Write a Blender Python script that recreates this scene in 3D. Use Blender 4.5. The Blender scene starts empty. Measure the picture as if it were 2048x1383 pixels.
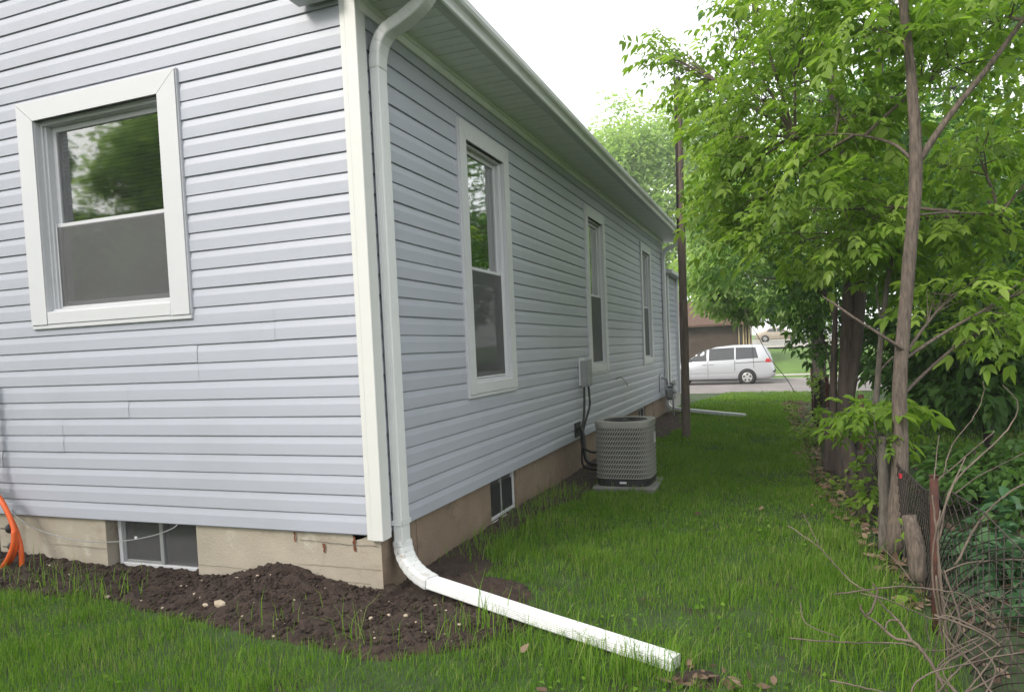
import bpy, math, random
import numpy as np
from mathutils import Vector, Matrix
random.seed(7); rng = np.random.default_rng(7)
C = bpy.context.scene.collection
sc = bpy.context.scene

# ------------------------------------------------------------------ camera
CAM = np.array([2.1475, -3.4856, 1.393]); YAW, PITCH, ROLL, FOC, CX, CY = -.3624, -.0506, -.0433, 1430.08, 1024, 771.72
def _axes():
    f = np.array([math.sin(YAW)*math.cos(PITCH), math.cos(YAW)*math.cos(PITCH), math.sin(PITCH)])
    rt = np.array([math.cos(YAW), -math.sin(YAW), 0]); up = np.cross(rt, f)
    return math.cos(ROLL)*rt+math.sin(ROLL)*up, -math.sin(ROLL)*rt+math.cos(ROLL)*up, f
AR, AU, AF = _axes()
cd = bpy.data.cameras.new('camera'); cam = bpy.data.objects.new('camera', cd); C.objects.link(cam)
cam.matrix_world = Matrix(((AR[0], AU[0], -AF[0], CAM[0]), (AR[1], AU[1], -AF[1], CAM[1]), (AR[2], AU[2], -AF[2], CAM[2]), (0, 0, 0, 1)))
cd.sensor_width = 36; cd.lens = FOC/2048*36; cd.shift_y = (CY-691.5)/2048; cd.clip_end = 2000; cd.clip_start = .05
sc.camera = cam
def W(u, v, y):                       # point on the vertical plane y seen at photo pixel (u, v)
    d = AF+AR*(u-CX)/FOC-AU*(v-CY)/FOC; t = (y-CAM[1])/d[1]; return CAM+t*d
# ------------------------------------------------------------------ sky, sun, exposure
SUN_EL, SUN_AZ = math.radians(38), math.radians(212)     # azimuth clockwise from +Y
w = bpy.data.worlds.new('World'); sc.world = w; w.use_nodes = True
nt = w.node_tree; nt.nodes.clear()
sky = nt.nodes.new('ShaderNodeTexSky'); sky.sky_type = 'NISHITA'; sky.sun_disc = False
sky.sun_elevation = SUN_EL; sky.sun_rotation = SUN_AZ; sky.dust_density = 4; sky.air_density = 1.2
mix = nt.nodes.new('ShaderNodeMix'); mix.data_type = 'RGBA'; mix.inputs[0].default_value = .8   # even cloud cover
mix.inputs[7].default_value = (11.2, 11.3, 11.4, 1)
bg = nt.nodes.new('ShaderNodeBackground'); bg.inputs[1].default_value = .092
wo = nt.nodes.new('ShaderNodeOutputWorld')
nt.links.new(sky.outputs[0], mix.inputs[6]); nt.links.new(mix.outputs[2], bg.inputs[0]); nt.links.new(bg.outputs[0], wo.inputs[0])
sl = bpy.data.lights.new('sun', 'SUN'); sl.energy = 1.5; sl.angle = math.radians(18); sl.color = (1, .95, .87)
sun = bpy.data.objects.new('sun', sl); C.objects.link(sun)
sd = Vector((math.sin(SUN_AZ)*math.cos(SUN_EL), math.cos(SUN_AZ)*math.cos(SUN_EL), math.sin(SUN_EL)))
sun.rotation_euler = (-sd).to_track_quat('-Z', 'Y').to_euler(); sun.location = (0, 0, 30)
sc.view_settings.view_transform = 'Standard'; sc.view_settings.look = 'None'; sc.view_settings.gamma = 1
sc.view_settings.exposure = 1.12
sc.render.engine = 'CYCLES'
sc.cycles.use_denoising = True; sc.cycles.max_bounces = 8; sc.cycles.transparent_max_bounces = 24
sc.cycles.transmission_bounces = 6; sc.cycles.caustics_reflective = False; sc.cycles.caustics_refractive = False

# ------------------------------------------------------------------ helpers: objects
def tag(o, label=None, cat=None, group=None, kind=None):
    if label: o['label'] = label
    if cat: o['category'] = cat
    if group: o['group'] = group
    if kind: o['kind'] = kind
    return o
def thing(name, label, cat, loc=(0, 0, 0), group=None):
    o = bpy.data.objects.new(name, None); C.objects.link(o); o.location = loc; o.empty_display_size = .1
    return tag(o, label, cat, group)
def attach(o, parent):
    if parent is not None:
        o.parent = parent
        off = parent.location if parent.type == 'EMPTY' else Vector((0, 0, 0))
        o.matrix_parent_inverse = Matrix.Translation(-off)      # meshes are written in world coordinates
def link(name, me, mat, parent=None):
    o = bpy.data.objects.new(name, me); C.objects.link(o)
    if mat is not None and not me.materials: me.materials.append(mat)
    attach(o, parent); return o
class MB:
    def __init__(s): s.v = []; s.f = []; s.sm = []
    def add(s, vs, fs, smooth=False):
        n = len(s.v); s.v += [tuple(map(float, p)) for p in vs]; s.f += [tuple(n+i for i in f) for f in fs]; s.sm += [smooth]*len(fs); return s
    def box(s, x0, x1, y0, y1, z0, z1, M=None):
        vs = [(x, y, z) for x in (x0, x1) for y in (y0, y1) for z in (z0, z1)]
        if M is not None: vs = [tuple(M @ Vector(p)) for p in vs]
        return s.add(vs, [(0, 1, 3, 2), (4, 6, 7, 5), (0, 4, 5, 1), (2, 3, 7, 6), (0, 2, 6, 4), (1, 5, 7, 3)])
    def bbox(s, x0, x1, y0, y1, z0, z1, b=.004):            # box with chamfered vertical/horizontal edges
        b = min(b, (x1-x0)*.45, (y1-y0)*.45, (z1-z0)*.45)
        def ring(e, z): return [(x0+e, y0+b, z), (x0+b, y0+e, z), (x1-b, y0+e, z), (x1-e, y0+b, z), (x1-e, y1-b, z), (x1-b, y1-e, z), (x0+b, y1-e, z), (x0+e, y1-b, z)]
        vs = ring(b*.999, z0)+ring(0, z0+b)+ring(0, z1-b)+ring(b*.999, z1)
        fs = [tuple(range(7, -1, -1)), tuple(range(24, 32))]
        for r in range(3):
            for i in range(8): j = (i+1) % 8; fs.append((r*8+i, r*8+j, r*8+8+j, r*8+8+i))
        return s.add(vs, fs)
    def tube(s, pts, radii, n=6, caps=True, jitter=0):
        pts = [np.array(p, float) for p in pts]; m = len(pts)
        if np.isscalar(radii): radii = [radii]*m
        vs = []; ref = None
        for i, p in enumerate(pts):
            t = pts[min(i+1, m-1)]-pts[max(i-1, 0)]; t = t/(np.linalg.norm(t)+1e-9)
            if ref is None:
                ref = np.cross(t, (0, 0, 1.0)) if abs(t[2]) < .9 else np.cross(t, (1.0, 0, 0))
            a = ref-t*(ref@t); a /= np.linalg.norm(a)+1e-9; b = np.cross(t, a); ref = a
            for k in range(n):
                an = 2*math.pi*k/n; r = radii[i]*(1+(random.uniform(-jitter, jitter) if jitter else 0)); vs.append(p+r*(math.cos(an)*a+math.sin(an)*b))
        fs = []
        for i in range(m-1):
            for k in range(n): l = (k+1) % n; fs.append((i*n+k, i*n+l, i*n+n+l, i*n+n+k))
        if caps: fs += [tuple(range(n-1, -1, -1)), tuple(range((m-1)*n, m*n))]
        return s.add(vs, fs, True)
    def sweep(s, prof, pts, side, caps=True, scale=None):   # profile (a,b) swept along pts; side = list of a-axis vectors
        pts = [np.array(p, float) for p in pts]; m = len(pts); n = len(prof); vs = []
        for i, p in enumerate(pts):
            t = pts[min(i+1, m-1)]-pts[max(i-1, 0)]; t /= np.linalg.norm(t)
            a = np.array(side[i] if isinstance(side, list) else side, float); a = a-t*(a@t); a /= np.linalg.norm(a); b = np.cross(t, a)
            k = 1 if scale is None else scale[i]
            for q in prof: vs.append(p+k*(a*q[0]+b*q[1]))
        fs = []
        for i in range(m-1):
            for k in range(n): l = (k+1) % n; fs.append((i*n+k, i*n+l, i*n+n+l, i*n+n+k))
        if caps: fs += [tuple(range(n-1, -1, -1)), tuple(range((m-1)*n, m*n))]
        return s.add(vs, fs)
    def mesh(s, name):
        me = bpy.data.meshes.new(name); me.from_pydata(s.v, [], s.f); me.polygons.foreach_set('use_smooth', s.sm); me.update(); return me
    def build(s, name, mat, parent=None):
        import bmesh
        me = s.mesh(name); bm = bmesh.new(); bm.from_mesh(me); bmesh.ops.recalc_face_normals(bm, faces=bm.faces); bm.to_mesh(me); bm.free()
        return link(name, me, mat, parent)
def np_mesh(name, V, F, tint=None, smooth=False):           # V (n,3), F (m,k) with constant k
    me = bpy.data.meshes.new(name); V = np.ascontiguousarray(V, np.float32); F = np.ascontiguousarray(F, np.int32); k = F.shape[1]
    me.vertices.add(len(V)); me.vertices.foreach_set('co', V.ravel())
    me.loops.add(F.size); me.loops.foreach_set('vertex_index', F.ravel())
    me.polygons.add(len(F)); me.polygons.foreach_set('loop_start', np.arange(0, F.size, k, dtype=np.int32))
    try: me.polygons.foreach_set('loop_total', np.full(len(F), k, np.int32))
    except Exception: pass
    if smooth: me.polygons.foreach_set('use_smooth', np.ones(len(F), bool))
    if tint is not None:
        a = me.attributes.new('tint', 'FLOAT', 'POINT'); a.data.foreach_set('value', np.ascontiguousarray(tint, np.float32))
    me.update(calc_edges=True); me.validate(); return me
_perm = rng.random((64, 64))
def vnoise(x, y, s=1.0):
    x = np.asarray(x, float)*s; y = np.asarray(y, float)*s; xi = np.floor(x).astype(int); yi = np.floor(y).astype(int); fx = x-xi; fy = y-yi
    fx = fx*fx*(3-2*fx); fy = fy*fy*(3-2*fy); g = lambda a, b: _perm[a % 64, b % 64]
    return (g(xi, yi)*(1-fx)+g(xi+1, yi)*fx)*(1-fy)+(g(xi, yi+1)*(1-fx)+g(xi+1, yi+1)*fx)*fy
def fbm(x, y, s=1.0, o=4): return sum(vnoise(np.asarray(x)+13.7*i, np.asarray(y)-7.1*i, s*2**i)*.5**i for i in range(o))/(2-.5**(o-1))
def sstep(a, b, x): t = np.clip((np.asarray(x, float)-a)/(b-a), 0, 1); return t*t*(3-2*t)

# ------------------------------------------------------------------ helpers: materials
def mat(name, col, rough=.6, metal=0, spec=.4, var=.08, scale=6, bump=0, bscale=60, col2=None, coords='Object', stretch=(1, 1, 1), detail=6):
    m = bpy.data.materials.new(name); m.use_nodes = True; t = m.node_tree; b = t.nodes['Principled BSDF']
    b.inputs['Roughness'].default_value = rough; b.inputs['Metallic'].default_value = metal; b.inputs['Specular IOR Level'].default_value = spec
    tc = t.nodes.new('ShaderNodeTexCoord'); mp = t.nodes.new('ShaderNodeMapping'); mp.inputs[3].default_value = stretch
    t.links.new(tc.outputs[coords], mp.inputs[0])
    n = t.nodes.new('ShaderNodeTexNoise'); n.inputs['Scale'].default_value = scale; n.inputs['Detail'].default_value = detail; n.inputs['Roughness'].default_value = .6
    t.links.new(mp.outputs[0], n.inputs['Vector'])
    r = t.nodes.new('ShaderNodeValToRGB'); r.color_ramp.elements[0].position = .3; r.color_ramp.elements[1].position = .7
    c2 = col2 if col2 else tuple(min(1, c*(1+var)) for c in col); c1 = col if col2 else tuple(c*(1-var) for c in col)
    r.color_ramp.elements[0].color = (*c1, 1); r.color_ramp.elements[1].color = (*c2, 1)
    t.links.new(n.outputs['Fac'], r.inputs[0]); t.links.new(r.outputs[0], b.inputs['Base Color'])
    if bump:
        n2 = t.nodes.new('ShaderNodeTexNoise'); n2.inputs['Scale'].default_value = bscale; n2.inputs['Detail'].default_value = 5; t.links.new(mp.outputs[0], n2.inputs['Vector'])
        bp = t.nodes.new('ShaderNodeBump'); bp.inputs['Strength'].default_value = bump; bp.inputs['Distance'].default_value = .01
        t.links.new(n2.outputs['Fac'], bp.inputs['Height']); t.links.new(bp.outputs[0], b.inputs['Normal'])
    m['ramp'] = r.name
    return m
def overlay(m, col, thresh, scale, stretch=(1, 1, 1), soft=.05, seed=0):   # stains with a shape of their own
    t = m.node_tree; b = t.nodes['Principled BSDF']; src = b.inputs['Base Color'].links[0].from_socket
    tc = t.nodes.new('ShaderNodeTexCoord'); mp = t.nodes.new('ShaderNodeMapping'); mp.inputs[1].default_value = (seed, seed*.7, seed*1.3); mp.inputs[3].default_value = stretch
    n = t.nodes.new('ShaderNodeTexNoise'); n.inputs['Scale'].default_value = scale; n.inputs['Detail'].default_value = 7; n.inputs['Roughness'].default_value = .65
    r = t.nodes.new('ShaderNodeValToRGB'); r.color_ramp.elements[0].position = thresh; r.color_ramp.elements[1].position = min(1, thresh+soft)
    mx = t.nodes.new('ShaderNodeMix'); mx.data_type = 'RGBA'; mx.inputs[7].default_value = (*col, 1)
    t.links.new(tc.outputs['Object'], mp.inputs[0]); t.links.new(mp.outputs[0], n.inputs['Vector']); t.links.new(n.outputs['Fac'], r.inputs[0])
    t.links.new(r.outputs[0], mx.inputs[0]); t.links.new(src, mx.inputs[6]); t.links.new(mx.outputs[2], b.inputs['Base Color']); return m
def leafmat(name, cols, trans=.45, gloss=.5, spec=.22):
    m = bpy.data.materials.new(name); m.use_nodes = True; t = m.node_tree; b = t.nodes['Principled BSDF']; o = t.nodes['Material Output']
    a = t.nodes.new('ShaderNodeAttribute'); a.attribute_name = 'tint'
    r = t.nodes.new('ShaderNodeValToRGB'); e = r.color_ramp.elements
    while len(e) < len(cols): e.new(.5)
    for i, c in enumerate(cols): e[i].position = i/(len(cols)-1); e[i].color = (*c, 1)
    t.links.new(a.outputs['Fac'], r.inputs[0]); t.links.new(r.outputs[0], b.inputs['Base Color']); b.inputs['Roughness'].default_value = gloss; b.inputs['Specular IOR Level'].default_value = spec
    tr = t.nodes.new('ShaderNodeBsdfTranslucent'); g = t.nodes.new('ShaderNodeMix'); g.data_type = 'RGBA'; g.blend_type = 'MULTIPLY'; g.inputs[0].default_value = 1
    g.inputs[7].default_value = (1.3, 1.4, .75, 1); t.links.new(r.outputs[0], g.inputs[6]); t.links.new(g.outputs[2], tr.inputs[0])
    ms = t.nodes.new('ShaderNodeMixShader'); ms.inputs[0].default_value = trans
    t.links.new(b.outputs[0], ms.inputs[1]); t.links.new(tr.outputs[0], ms.inputs[2]); t.links.new(ms.outputs[0], o.inputs[0]); return m
def glassmat(name, tint=(.8, .85, .85), refl=1.0):
    m = bpy.data.materials.new(name); m.use_nodes = True; t = m.node_tree; t.nodes.remove(t.nodes['Principled BSDF']); o = t.nodes['Material Output']
    tr = t.nodes.new('ShaderNodeBsdfTransparent'); tr.inputs[0].default_value = (*tint, 1)
    gl = t.nodes.new('ShaderNodeBsdfGlossy'); gl.inputs['Roughness'].default_value = .035; gl.inputs[0].default_value = (.95, .97, .95, 1)
    fr = t.nodes.new('ShaderNodeFresnel'); fr.inputs[0].default_value = 2.1
    tc = t.nodes.new('ShaderNodeTexCoord'); n = t.nodes.new('ShaderNodeTexNoise'); n.inputs['Scale'].default_value = 3; n.inputs['Detail'].default_value = 1
    bp = t.nodes.new('ShaderNodeBump'); bp.inputs['Strength'].default_value = .05; bp.inputs['Distance'].default_value = .02
    t.links.new(tc.outputs['Object'], n.inputs['Vector']); t.links.new(n.outputs['Fac'], bp.inputs['Height']); t.links.new(bp.outputs[0], gl.inputs['Normal'])
    mm = t.nodes.new('ShaderNodeMath'); mm.operation = 'MULTIPLY'; mm.use_clamp = True; mm.inputs[1].default_value = refl; t.links.new(fr.outputs[0], mm.inputs[0])
    ms = t.nodes.new('ShaderNodeMixShader'); t.links.new(mm.outputs[0], ms.inputs[0]); t.links.new(tr.outputs[0], ms.inputs[1]); t.links.new(gl.outputs[0], ms.inputs[2]); t.links.new(ms.outputs[0], o.inputs[0]); return m
def screenmat(name, op=.6):
    m = bpy.data.materials.new(name); m.use_nodes = True; t = m.node_tree; b = t.nodes['Principled BSDF']; o = t.nodes['Material Output']
    b.inputs['Base Color'].default_value = (.085, .085, .088, 1); b.inputs['Roughness'].default_value = .7
    tr = t.nodes.new('ShaderNodeBsdfTransparent'); ms = t.nodes.new('ShaderNodeMixShader'); ms.inputs[0].default_value = op
    t.links.new(tr.outputs[0], ms.inputs[1]); t.links.new(b.outputs[0], ms.inputs[2]); t.links.new(ms.outputs[0], o.inputs[0]); return m
M = {}
M['siding'] = overlay(overlay(mat('vinyl_siding', (.372, .386, .442), .42, var=.035, scale=2.5, bump=.06, bscale=220, stretch=(.15, .15, 6)), (.325, .338, .375), .50, 1.1, (1, 1, .8), .35, 11), (.30, .30, .30), .66, 7, (.6, .6, 2.5), .15, 21)
M['white'] = mat('white_vinyl', (.525, .53, .55), .38, var=.02, scale=3)
M['post'] = mat('cream_corner_vinyl', (.575, .575, .56), .4, var=.02, scale=3)
M['alu'] = overlay(mat('white_aluminium', (.58, .59, .59), .35, var=.03, scale=4), (.20, .17, .13), .68, 26, (1, 1, 3.5), .10, 3)
M['aludirt'] = overlay(overlay(mat('muddy_aluminium', (.58, .59, .59), .4, var=.03, scale=4), (.13, .095, .07), .60, 34, (1, 1, 2.5), .10, 3), (.30, .26, .21), .55, 6, (1, 1, 2), .25, 8)
M['aluout'] = overlay(mat('splashed_aluminium', (.60, .61, .61), .38, var=.03, scale=4), (.22, .18, .14), .63, 30, (1, 1, 3), .10, 5)
M['gutter'] = overlay(mat('gutter_aluminium', (.52, .53, .525), .42, var=.05, scale=3), (.33, .35, .30), .56, 5, (4, .5, 4), .25, 5)
M['soffit'] = mat('soffit_vinyl', (.78, .78, .78), .5, var=.06, scale=5)
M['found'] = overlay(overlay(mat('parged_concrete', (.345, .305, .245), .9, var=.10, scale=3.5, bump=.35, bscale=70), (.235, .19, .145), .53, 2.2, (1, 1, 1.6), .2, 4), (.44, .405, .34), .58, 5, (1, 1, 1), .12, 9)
M['foundside'] = overlay(overlay(mat('shaded_damp_block', (.21, .155, .112), .92, var=.14, scale=3.5, bump=.5, bscale=60), (.13, .095, .07), .52, 2.6, (1, 1, 1.6), .2, 4), (.29, .23, .175), .62, 6, (1, 1, 1), .12, 9)  # side foundation: shade and moisture stain both put into the darker brown
M['concrete'] = mat('concrete', (.36, .35, .33), .9, var=.12, scale=8, bump=.3, bscale=90)
M['slab'] = mat('weathered_slab', (.17, .165, .155), .92, var=.15, scale=9, bump=.3, bscale=90)
M['rust'] = mat('rust_stain', (.14, .045, .02), .9, var=.3, scale=30)
M['crack'] = mat('hairline_crack', (.10, .085, .07), .95)
M['glass'] = glassmat('window_glass', refl=2.2); M['screen'] = screenmat('insect_screen', .72)
M['dark'] = mat('dark_interior', (.02, .02, .021), .9)
M['blind'] = mat('window_blind', (.12, .12, .115), .6, var=.04)
M['soil'] = overlay(mat('dug_soil', (.020, .0125, .009), .95, scale=22, col2=(.05, .032, .024), bump=.8, bscale=60, detail=9), (.075, .054, .042), .62, 9, (1, 1, 1), .1, 2)
M['ground'] = overlay(mat('lawn_ground', (.022, .038, .010), .95, scale=5, col2=(.04, .075, .017), bump=.5, bscale=80), (.03, .022, .016), .56, 3.5, (1, 1, 1), .1, 6)
M['farlawn'] = mat('far_lawn', (.075, .14, .025), .95, scale=1.5, col2=(.12, .21, .035), bump=.6, bscale=25)
M['asphalt'] = mat('asphalt', (.16, .145, .14), .9, scale=1.2, col2=(.23, .205, .195), bump=.3, bscale=60)
M['pave'] = mat('pale_concrete', (.42, .39, .35), .9, var=.1, scale=2, bump=.2, bscale=40)
M['roof'] = mat('asphalt_shingle', (.09, .085, .08), .95, var=.2, scale=8, bump=.5, bscale=30)
M['black'] = mat('black_plastic', (.018, .018, .018), .55)
M['grey'] = mat('grey_metal', (.26, .27, .27), .5, metal=.2, var=.08)
M['orange'] = mat('orange_conduit', (.62, .10, .018), .45, var=.08, scale=9)
M['ac'] = mat('tan_grey_steel', (.225, .222, .198), .5, var=.05, scale=6)
M['pole'] = overlay(mat('weathered_pole', (.085, .066, .056), .9, scale=9, col2=(.20, .155, .132), bump=.7, bscale=30, stretch=(3, 3, .25)), (.03, .022, .018), .6, 8, (4, 4, .3), .1, 2)
M['barkA'] = mat('furrowed_bark', (.055, .044, .036), .95, scale=28, col2=(.165, .13, .105), bump=1.0, bscale=34, stretch=(2.4, 2.4, .45))
M['barkB'] = mat('dark_bark', (.035, .028, .025), .95, scale=12, col2=(.085, .066, .055), bump=1.0, bscale=26, stretch=(2.2, 2.2, .4))
M['barkG'] = mat('grey_bark', (.06, .053, .046), .95, scale=22, col2=(.15, .13, .11), bump=.6, bscale=40, stretch=(2, 2, .5))
M['twig'] = mat('bare_twig', (.06, .046, .036), .85, scale=8, col2=(.165, .13, .10), bump=.4, bscale=60)
M['twigr'] = mat('reddish_twig', (.06, .045, .036), .85, scale=8, col2=(.15, .115, .09), bump=.4, bscale=60)
M['cut'] = mat('cut_wood', (.34, .19, .10), .9, var=.2, scale=20)
M['rusty'] = overlay(mat('rusty_steel', (.035, .015, .012), .85, scale=12, col2=(.085, .032, .022), bump=.4, bscale=60), (.13, .075, .06), .64, 18, (1, 1, .5), .08, 1)
M['wire'] = mat('weathered_wire', (.05, .04, .035), .8, metal=.2, scale=8, var=.3)
M['leafA'] = leafmat('box_elder_leaf', [(.12, .21, .028), (.19, .305, .045), (.29, .40, .085)], .6, .42, .3)
M['leafB'] = leafmat('dark_leaf', [(.045, .11, .026), (.08, .175, .038), (.14, .26, .06)], .5, .4, .3)
M['leafC'] = leafmat('pale_leaf', [(.20, .31, .11), (.29, .41, .15), (.39, .49, .21)], .65)
M['leafD'] = leafmat('broad_leaf', [(.03, .085, .035), (.05, .115, .05), (.075, .15, .06)], .2, .35)
M['grass'] = leafmat('grass_blade', [(.058, .13, .013), (.10, .21, .02), (.165, .285, .04), (.32, .31, .14)], .48, .7, .1)
M['litter'] = leafmat('dry_leaf', [(.06, .036, .024), (.13, .085, .058), (.24, .17, .12)], .1, .8)
M['paint'] = mat('silver_paint', (.46, .47, .50), .25, metal=.25, spec=.6, var=.01)
M['beige'] = mat('beige_paint', (.50, .42, .34), .28, metal=.2, spec=.6, var=.01)
M['whitepaint'] = mat('white_paint', (.72, .73, .75), .25, spec=.6, var=.01)
M['carglass'] = mat('car_glass', (.015, .018, .02), .04, spec=.9, var=.05)
M['tyre'] = mat('tyre_rubber', (.02, .02, .02), .85); M['rim'] = mat('alloy_rim', (.55, .55, .54), .35, metal=.6)
M['tail'] = mat('red_lens', (.42, .02, .02), .2, spec=.7)
M['brownwall'] = mat('brown_siding', (.055, .038, .026), .8, scale=3, var=.2)
M['redroof'] = mat('red_shingle', (.10, .058, .043), .95, scale=5, var=.25, bump=.4, bscale=30)
M['timber'] = mat('pale_timber', (.38, .29, .17), .8, scale=6, var=.2)
M['red'] = mat('red_tag', (.45, .02, .04), .6)

# ------------------------------------------------------------------ terrain
ZS = .37                                                     # underside of the siding above the lawn
def base_z(x, y):
    x = np.asarray(x, float); y = np.asarray(y, float)
    z = -.62*sstep(10.5, 25.5, y)*1.0
    z = np.where(y > 25.4, -.66, z)
    return z
def ground_z(x, y):
    z = base_z(x, y)+(fbm(x, y, .8)-.5)*.05*(np.asarray(y) < 25)
    z = z-.10*sstep(2.2, 3.6, x)*sstep(30, 20, y)             # slightly lower beyond the fence
    return z
def soil_h(x, y):                                            # height of turned soil over the lawn; negative = none
    x = np.asarray(x, float); y = np.asarray(y, float)
    h = np.full(np.broadcast(x, y).shape, -.1)
    # along the end wall
    crest = .10*np.exp(-((x+.72)/.30)**2)+.035*np.exp(-((x+3.1)/.5)**2)+.03
    edge = np.interp(x, [-4.5, -2.5, -1.6, -.7, 0, .35, .75, 1.05], [-.62, -.55, -.50, -.68, -.80, -.80, -.55, -.25])
    e2 = edge+(fbm(x, y, 3)-.5)*.25
    t = np.clip((y-e2)/(.06-e2), 0, 1)
    h1 = np.where((y < .10) & (x > -4.6), -.05+.07*sstep(0, .22, t)+crest*sstep(.15, .85, t), -.1)
    h1 = np.where(x > .05, -.05+.075*sstep(0, .2, t)*sstep(1.15, .75, x+.5*np.maximum(0, y)), h1)
    h1 = np.where((x > .05) & (y > .45), -.1, h1)
    h = np.maximum(h, h1)
    # along the side wall, patchy
    wd = .24+.30*np.exp(-((y-.55)/.45)**2)+.25*np.exp(-((y-3.4)/.9)**2)+.45*np.exp(-((y-8.2)/2.2)**2)+(fbm(x+9, y, 2.2)-.5)*.5
    h2 = np.where((x > -.1) & (y > 0) & (y < 10.9), -.05+.07*sstep(0, .15, (wd-x)), -.1)
    h = np.maximum(h, h2)
    # bare worn spots in the lawn
    for cx, cy, r in ((1.80, -.50, .20),):
        h = np.maximum(h, .022-.07*(np.hypot(x-cx, (y-cy)*1.3)/r)**2*(.6+.8*fbm(x, y, 6)))
    return h
def grid_mesh(name, xs, ys, zf, material, kind='structure'):
    X, Y = np.meshgrid(xs, ys); Z = zf(X, Y); nx, ny = len(xs), len(ys)
    V = np.stack([X.ravel(), Y.ravel(), Z.ravel()], 1); i = np.arange(ny-1)[:, None]*nx+np.arange(nx-1)[None]
    F = np.stack([i, i+1, i+nx+1, i+nx], -1).reshape(-1, 4)
    o = link(name, np_mesh(name, V, F, smooth=True), material); o['kind'] = kind; return o
def axis(*segs):
    a = [];
    for s, e, n in segs: a += list(np.linspace(s, e, n, endpoint=False))
    return np.array(a+[segs[-1][1]])
def lot_z(x, y):
    z = ground_z(x, y)
    z = np.where(y > 25.5, -.95, z)
    return z
g = grid_mesh('ground', axis((-180, -20, 6), (-20, -4, 12), (-4, 6, 70), (6, 25, 20), (25, 180, 6)), axis((-180, -20, 6), (-20, -3, 14), (-3, 12, 110), (12, 25.46, 40), (25.46, 25.5, 1), (25.5, 185, 12)), lot_z, M['ground'])
o = grid_mesh('soil_bed', axis((-4.6, 1.4, 420)), axis((-1.15, .45, 130)), lambda x, y: ground_z(x, y)+soil_h(x, y)+np.where(soil_h(x, y) > -.02, (fbm(x, y, 16)-.5)*.05+(fbm(x+3, y, 45, 2)-.5)*.035, 0), M['soil'])
o2 = grid_mesh('soil_strip', axis((-.05, 1.5, 60)), axis((.45, 11, 300)), lambda x, y: ground_z(x, y)+soil_h(x, y)+(fbm(x, y, 16)-.5)*.03, M['soil'])
o3 = grid_mesh('bare_soil_spot', axis((1.5, 2.4, 40)), axis((-.8, .15, 40)), lambda x, y: ground_z(x, y)+soil_h(x, y)+(fbm(x, y, 18)-.5)*.02, M['soil'])
# street: asphalt sheet, far kerb, verge, sidewalk, rising lawn and parking pad
grid_mesh('road', axis((-120, 120, 40)), axis((25.5, 33.4, 10)), lambda x, y: -.66+.05*(1-((y-29.4)/4)**2)+0*x, M['asphalt'])
def strip(name, y0, y1, z0, z1, m):
    mb = MB(); mb.add([(-120, y0, z0), (120, y0, z0), (120, y1, z1), (-120, y1, z1)], [(0, 1, 2, 3)]); o = mb.build(name, m); o['kind'] = 'structure'; return o
mb = MB(); mb.bbox(-120, 120, 33.4, 33.56, -.9, -.53, .02); o = mb.build('kerb', M['concrete']); o['kind'] = 'structure'
strip('verge', 33.56, 35.2, -.535, -.50, M['farlawn']); strip('sidewalk', 35.2, 36.5, -.49, -.48, M['pave'])
grid_mesh('far_lawn', axis((-120, -2, 12), (-2, 12, 14), (12, 120, 10)), axis((36.5, 56, 12), (56, 180, 12)), lambda x, y: np.interp(y, [36.5, 55, 85, 180], [-.5, .6, 1.2, 2.5])+(fbm(x, y, .3)-.5)*.15, M['farlawn'])
mb = MB(); 
for k in range(8):
    y0 = 55+k*4; y1 = y0+4; zz = [float(np.interp(q, [36.5, 55, 85, 180], [-.5, .6, 1.2, 2.5]))+.12 for q in (y0, y1)]
    mb.add([(-6, y0, zz[0]), (16, y0, zz[0]), (16, y1, zz[1]), (-6, y1, zz[1])], [(0, 1, 2, 3)])
o = mb.build('parking_pad', M['pave']); o['kind'] = 'structure'

# clods and stones lying on the turned soil
def ico():
    p = (1+5**.5)/2; v = np.array([(-1, p, 0), (1, p, 0), (-1, -p, 0), (1, -p, 0), (0, -1, p), (0, 1, p), (0, -1, -p), (0, 1, -p), (p, 0, -1), (p, 0, 1), (-p, 0, -1), (-p, 0, 1)])/1.9
    f = np.array([(0, 11, 5), (0, 5, 1), (0, 1, 7), (0, 7, 10), (0, 10, 11), (1, 5, 9), (5, 11, 4), (11, 10, 2), (10, 7, 6), (7, 1, 8), (3, 9, 4), (3, 4, 2), (3, 2, 6), (3, 6, 8), (3, 8, 9), (4, 9, 5), (2, 4, 11), (6, 2, 10), (8, 6, 7), (9, 8, 1)]); return v, f
IV, IF = ico()
def scatter(name, n, xr, yr, sz, material, cond, seed, kind='stuff'):
    r = np.random.default_rng(seed); x = r.uniform(*xr, n*4); y = r.uniform(*yr, n*4); k = cond(x, y); x = x[k][:n]; y = y[k][:n]; n = len(x)
    s = sz[0]*(sz[1]/sz[0])**(r.random(n)**2.2); V = IV[None]*r.uniform(.65, 1.25, (n, 12, 3))*s[:, None, None]; V[..., 2] *= .75
    z = ground_z(x, y)+np.maximum(soil_h(x, y), 0)+s*.25; V += np.stack([x, y, z], 1)[:, None]
    F = IF[None]+12*np.arange(n)[:, None, None]; o = link(name, np_mesh(name, V.reshape(-1, 3), F.reshape(-1, 3), np.repeat(r.random(n), 12), smooth=True), material); o['kind'] = kind; return o
tag(scatter('soil_clods', 12000, (-4.4, 1.0), (-.95, .02), (.003, .017), M['soil'], lambda x, y: soil_h(x, y) > .0, 3), 'loose crumbs and clods of dark dug soil along the foundation', 'soil')
M['stone'] = mat('pale_stone_chip', (.40, .33, .25), .9, var=.2, scale=30)
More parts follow.
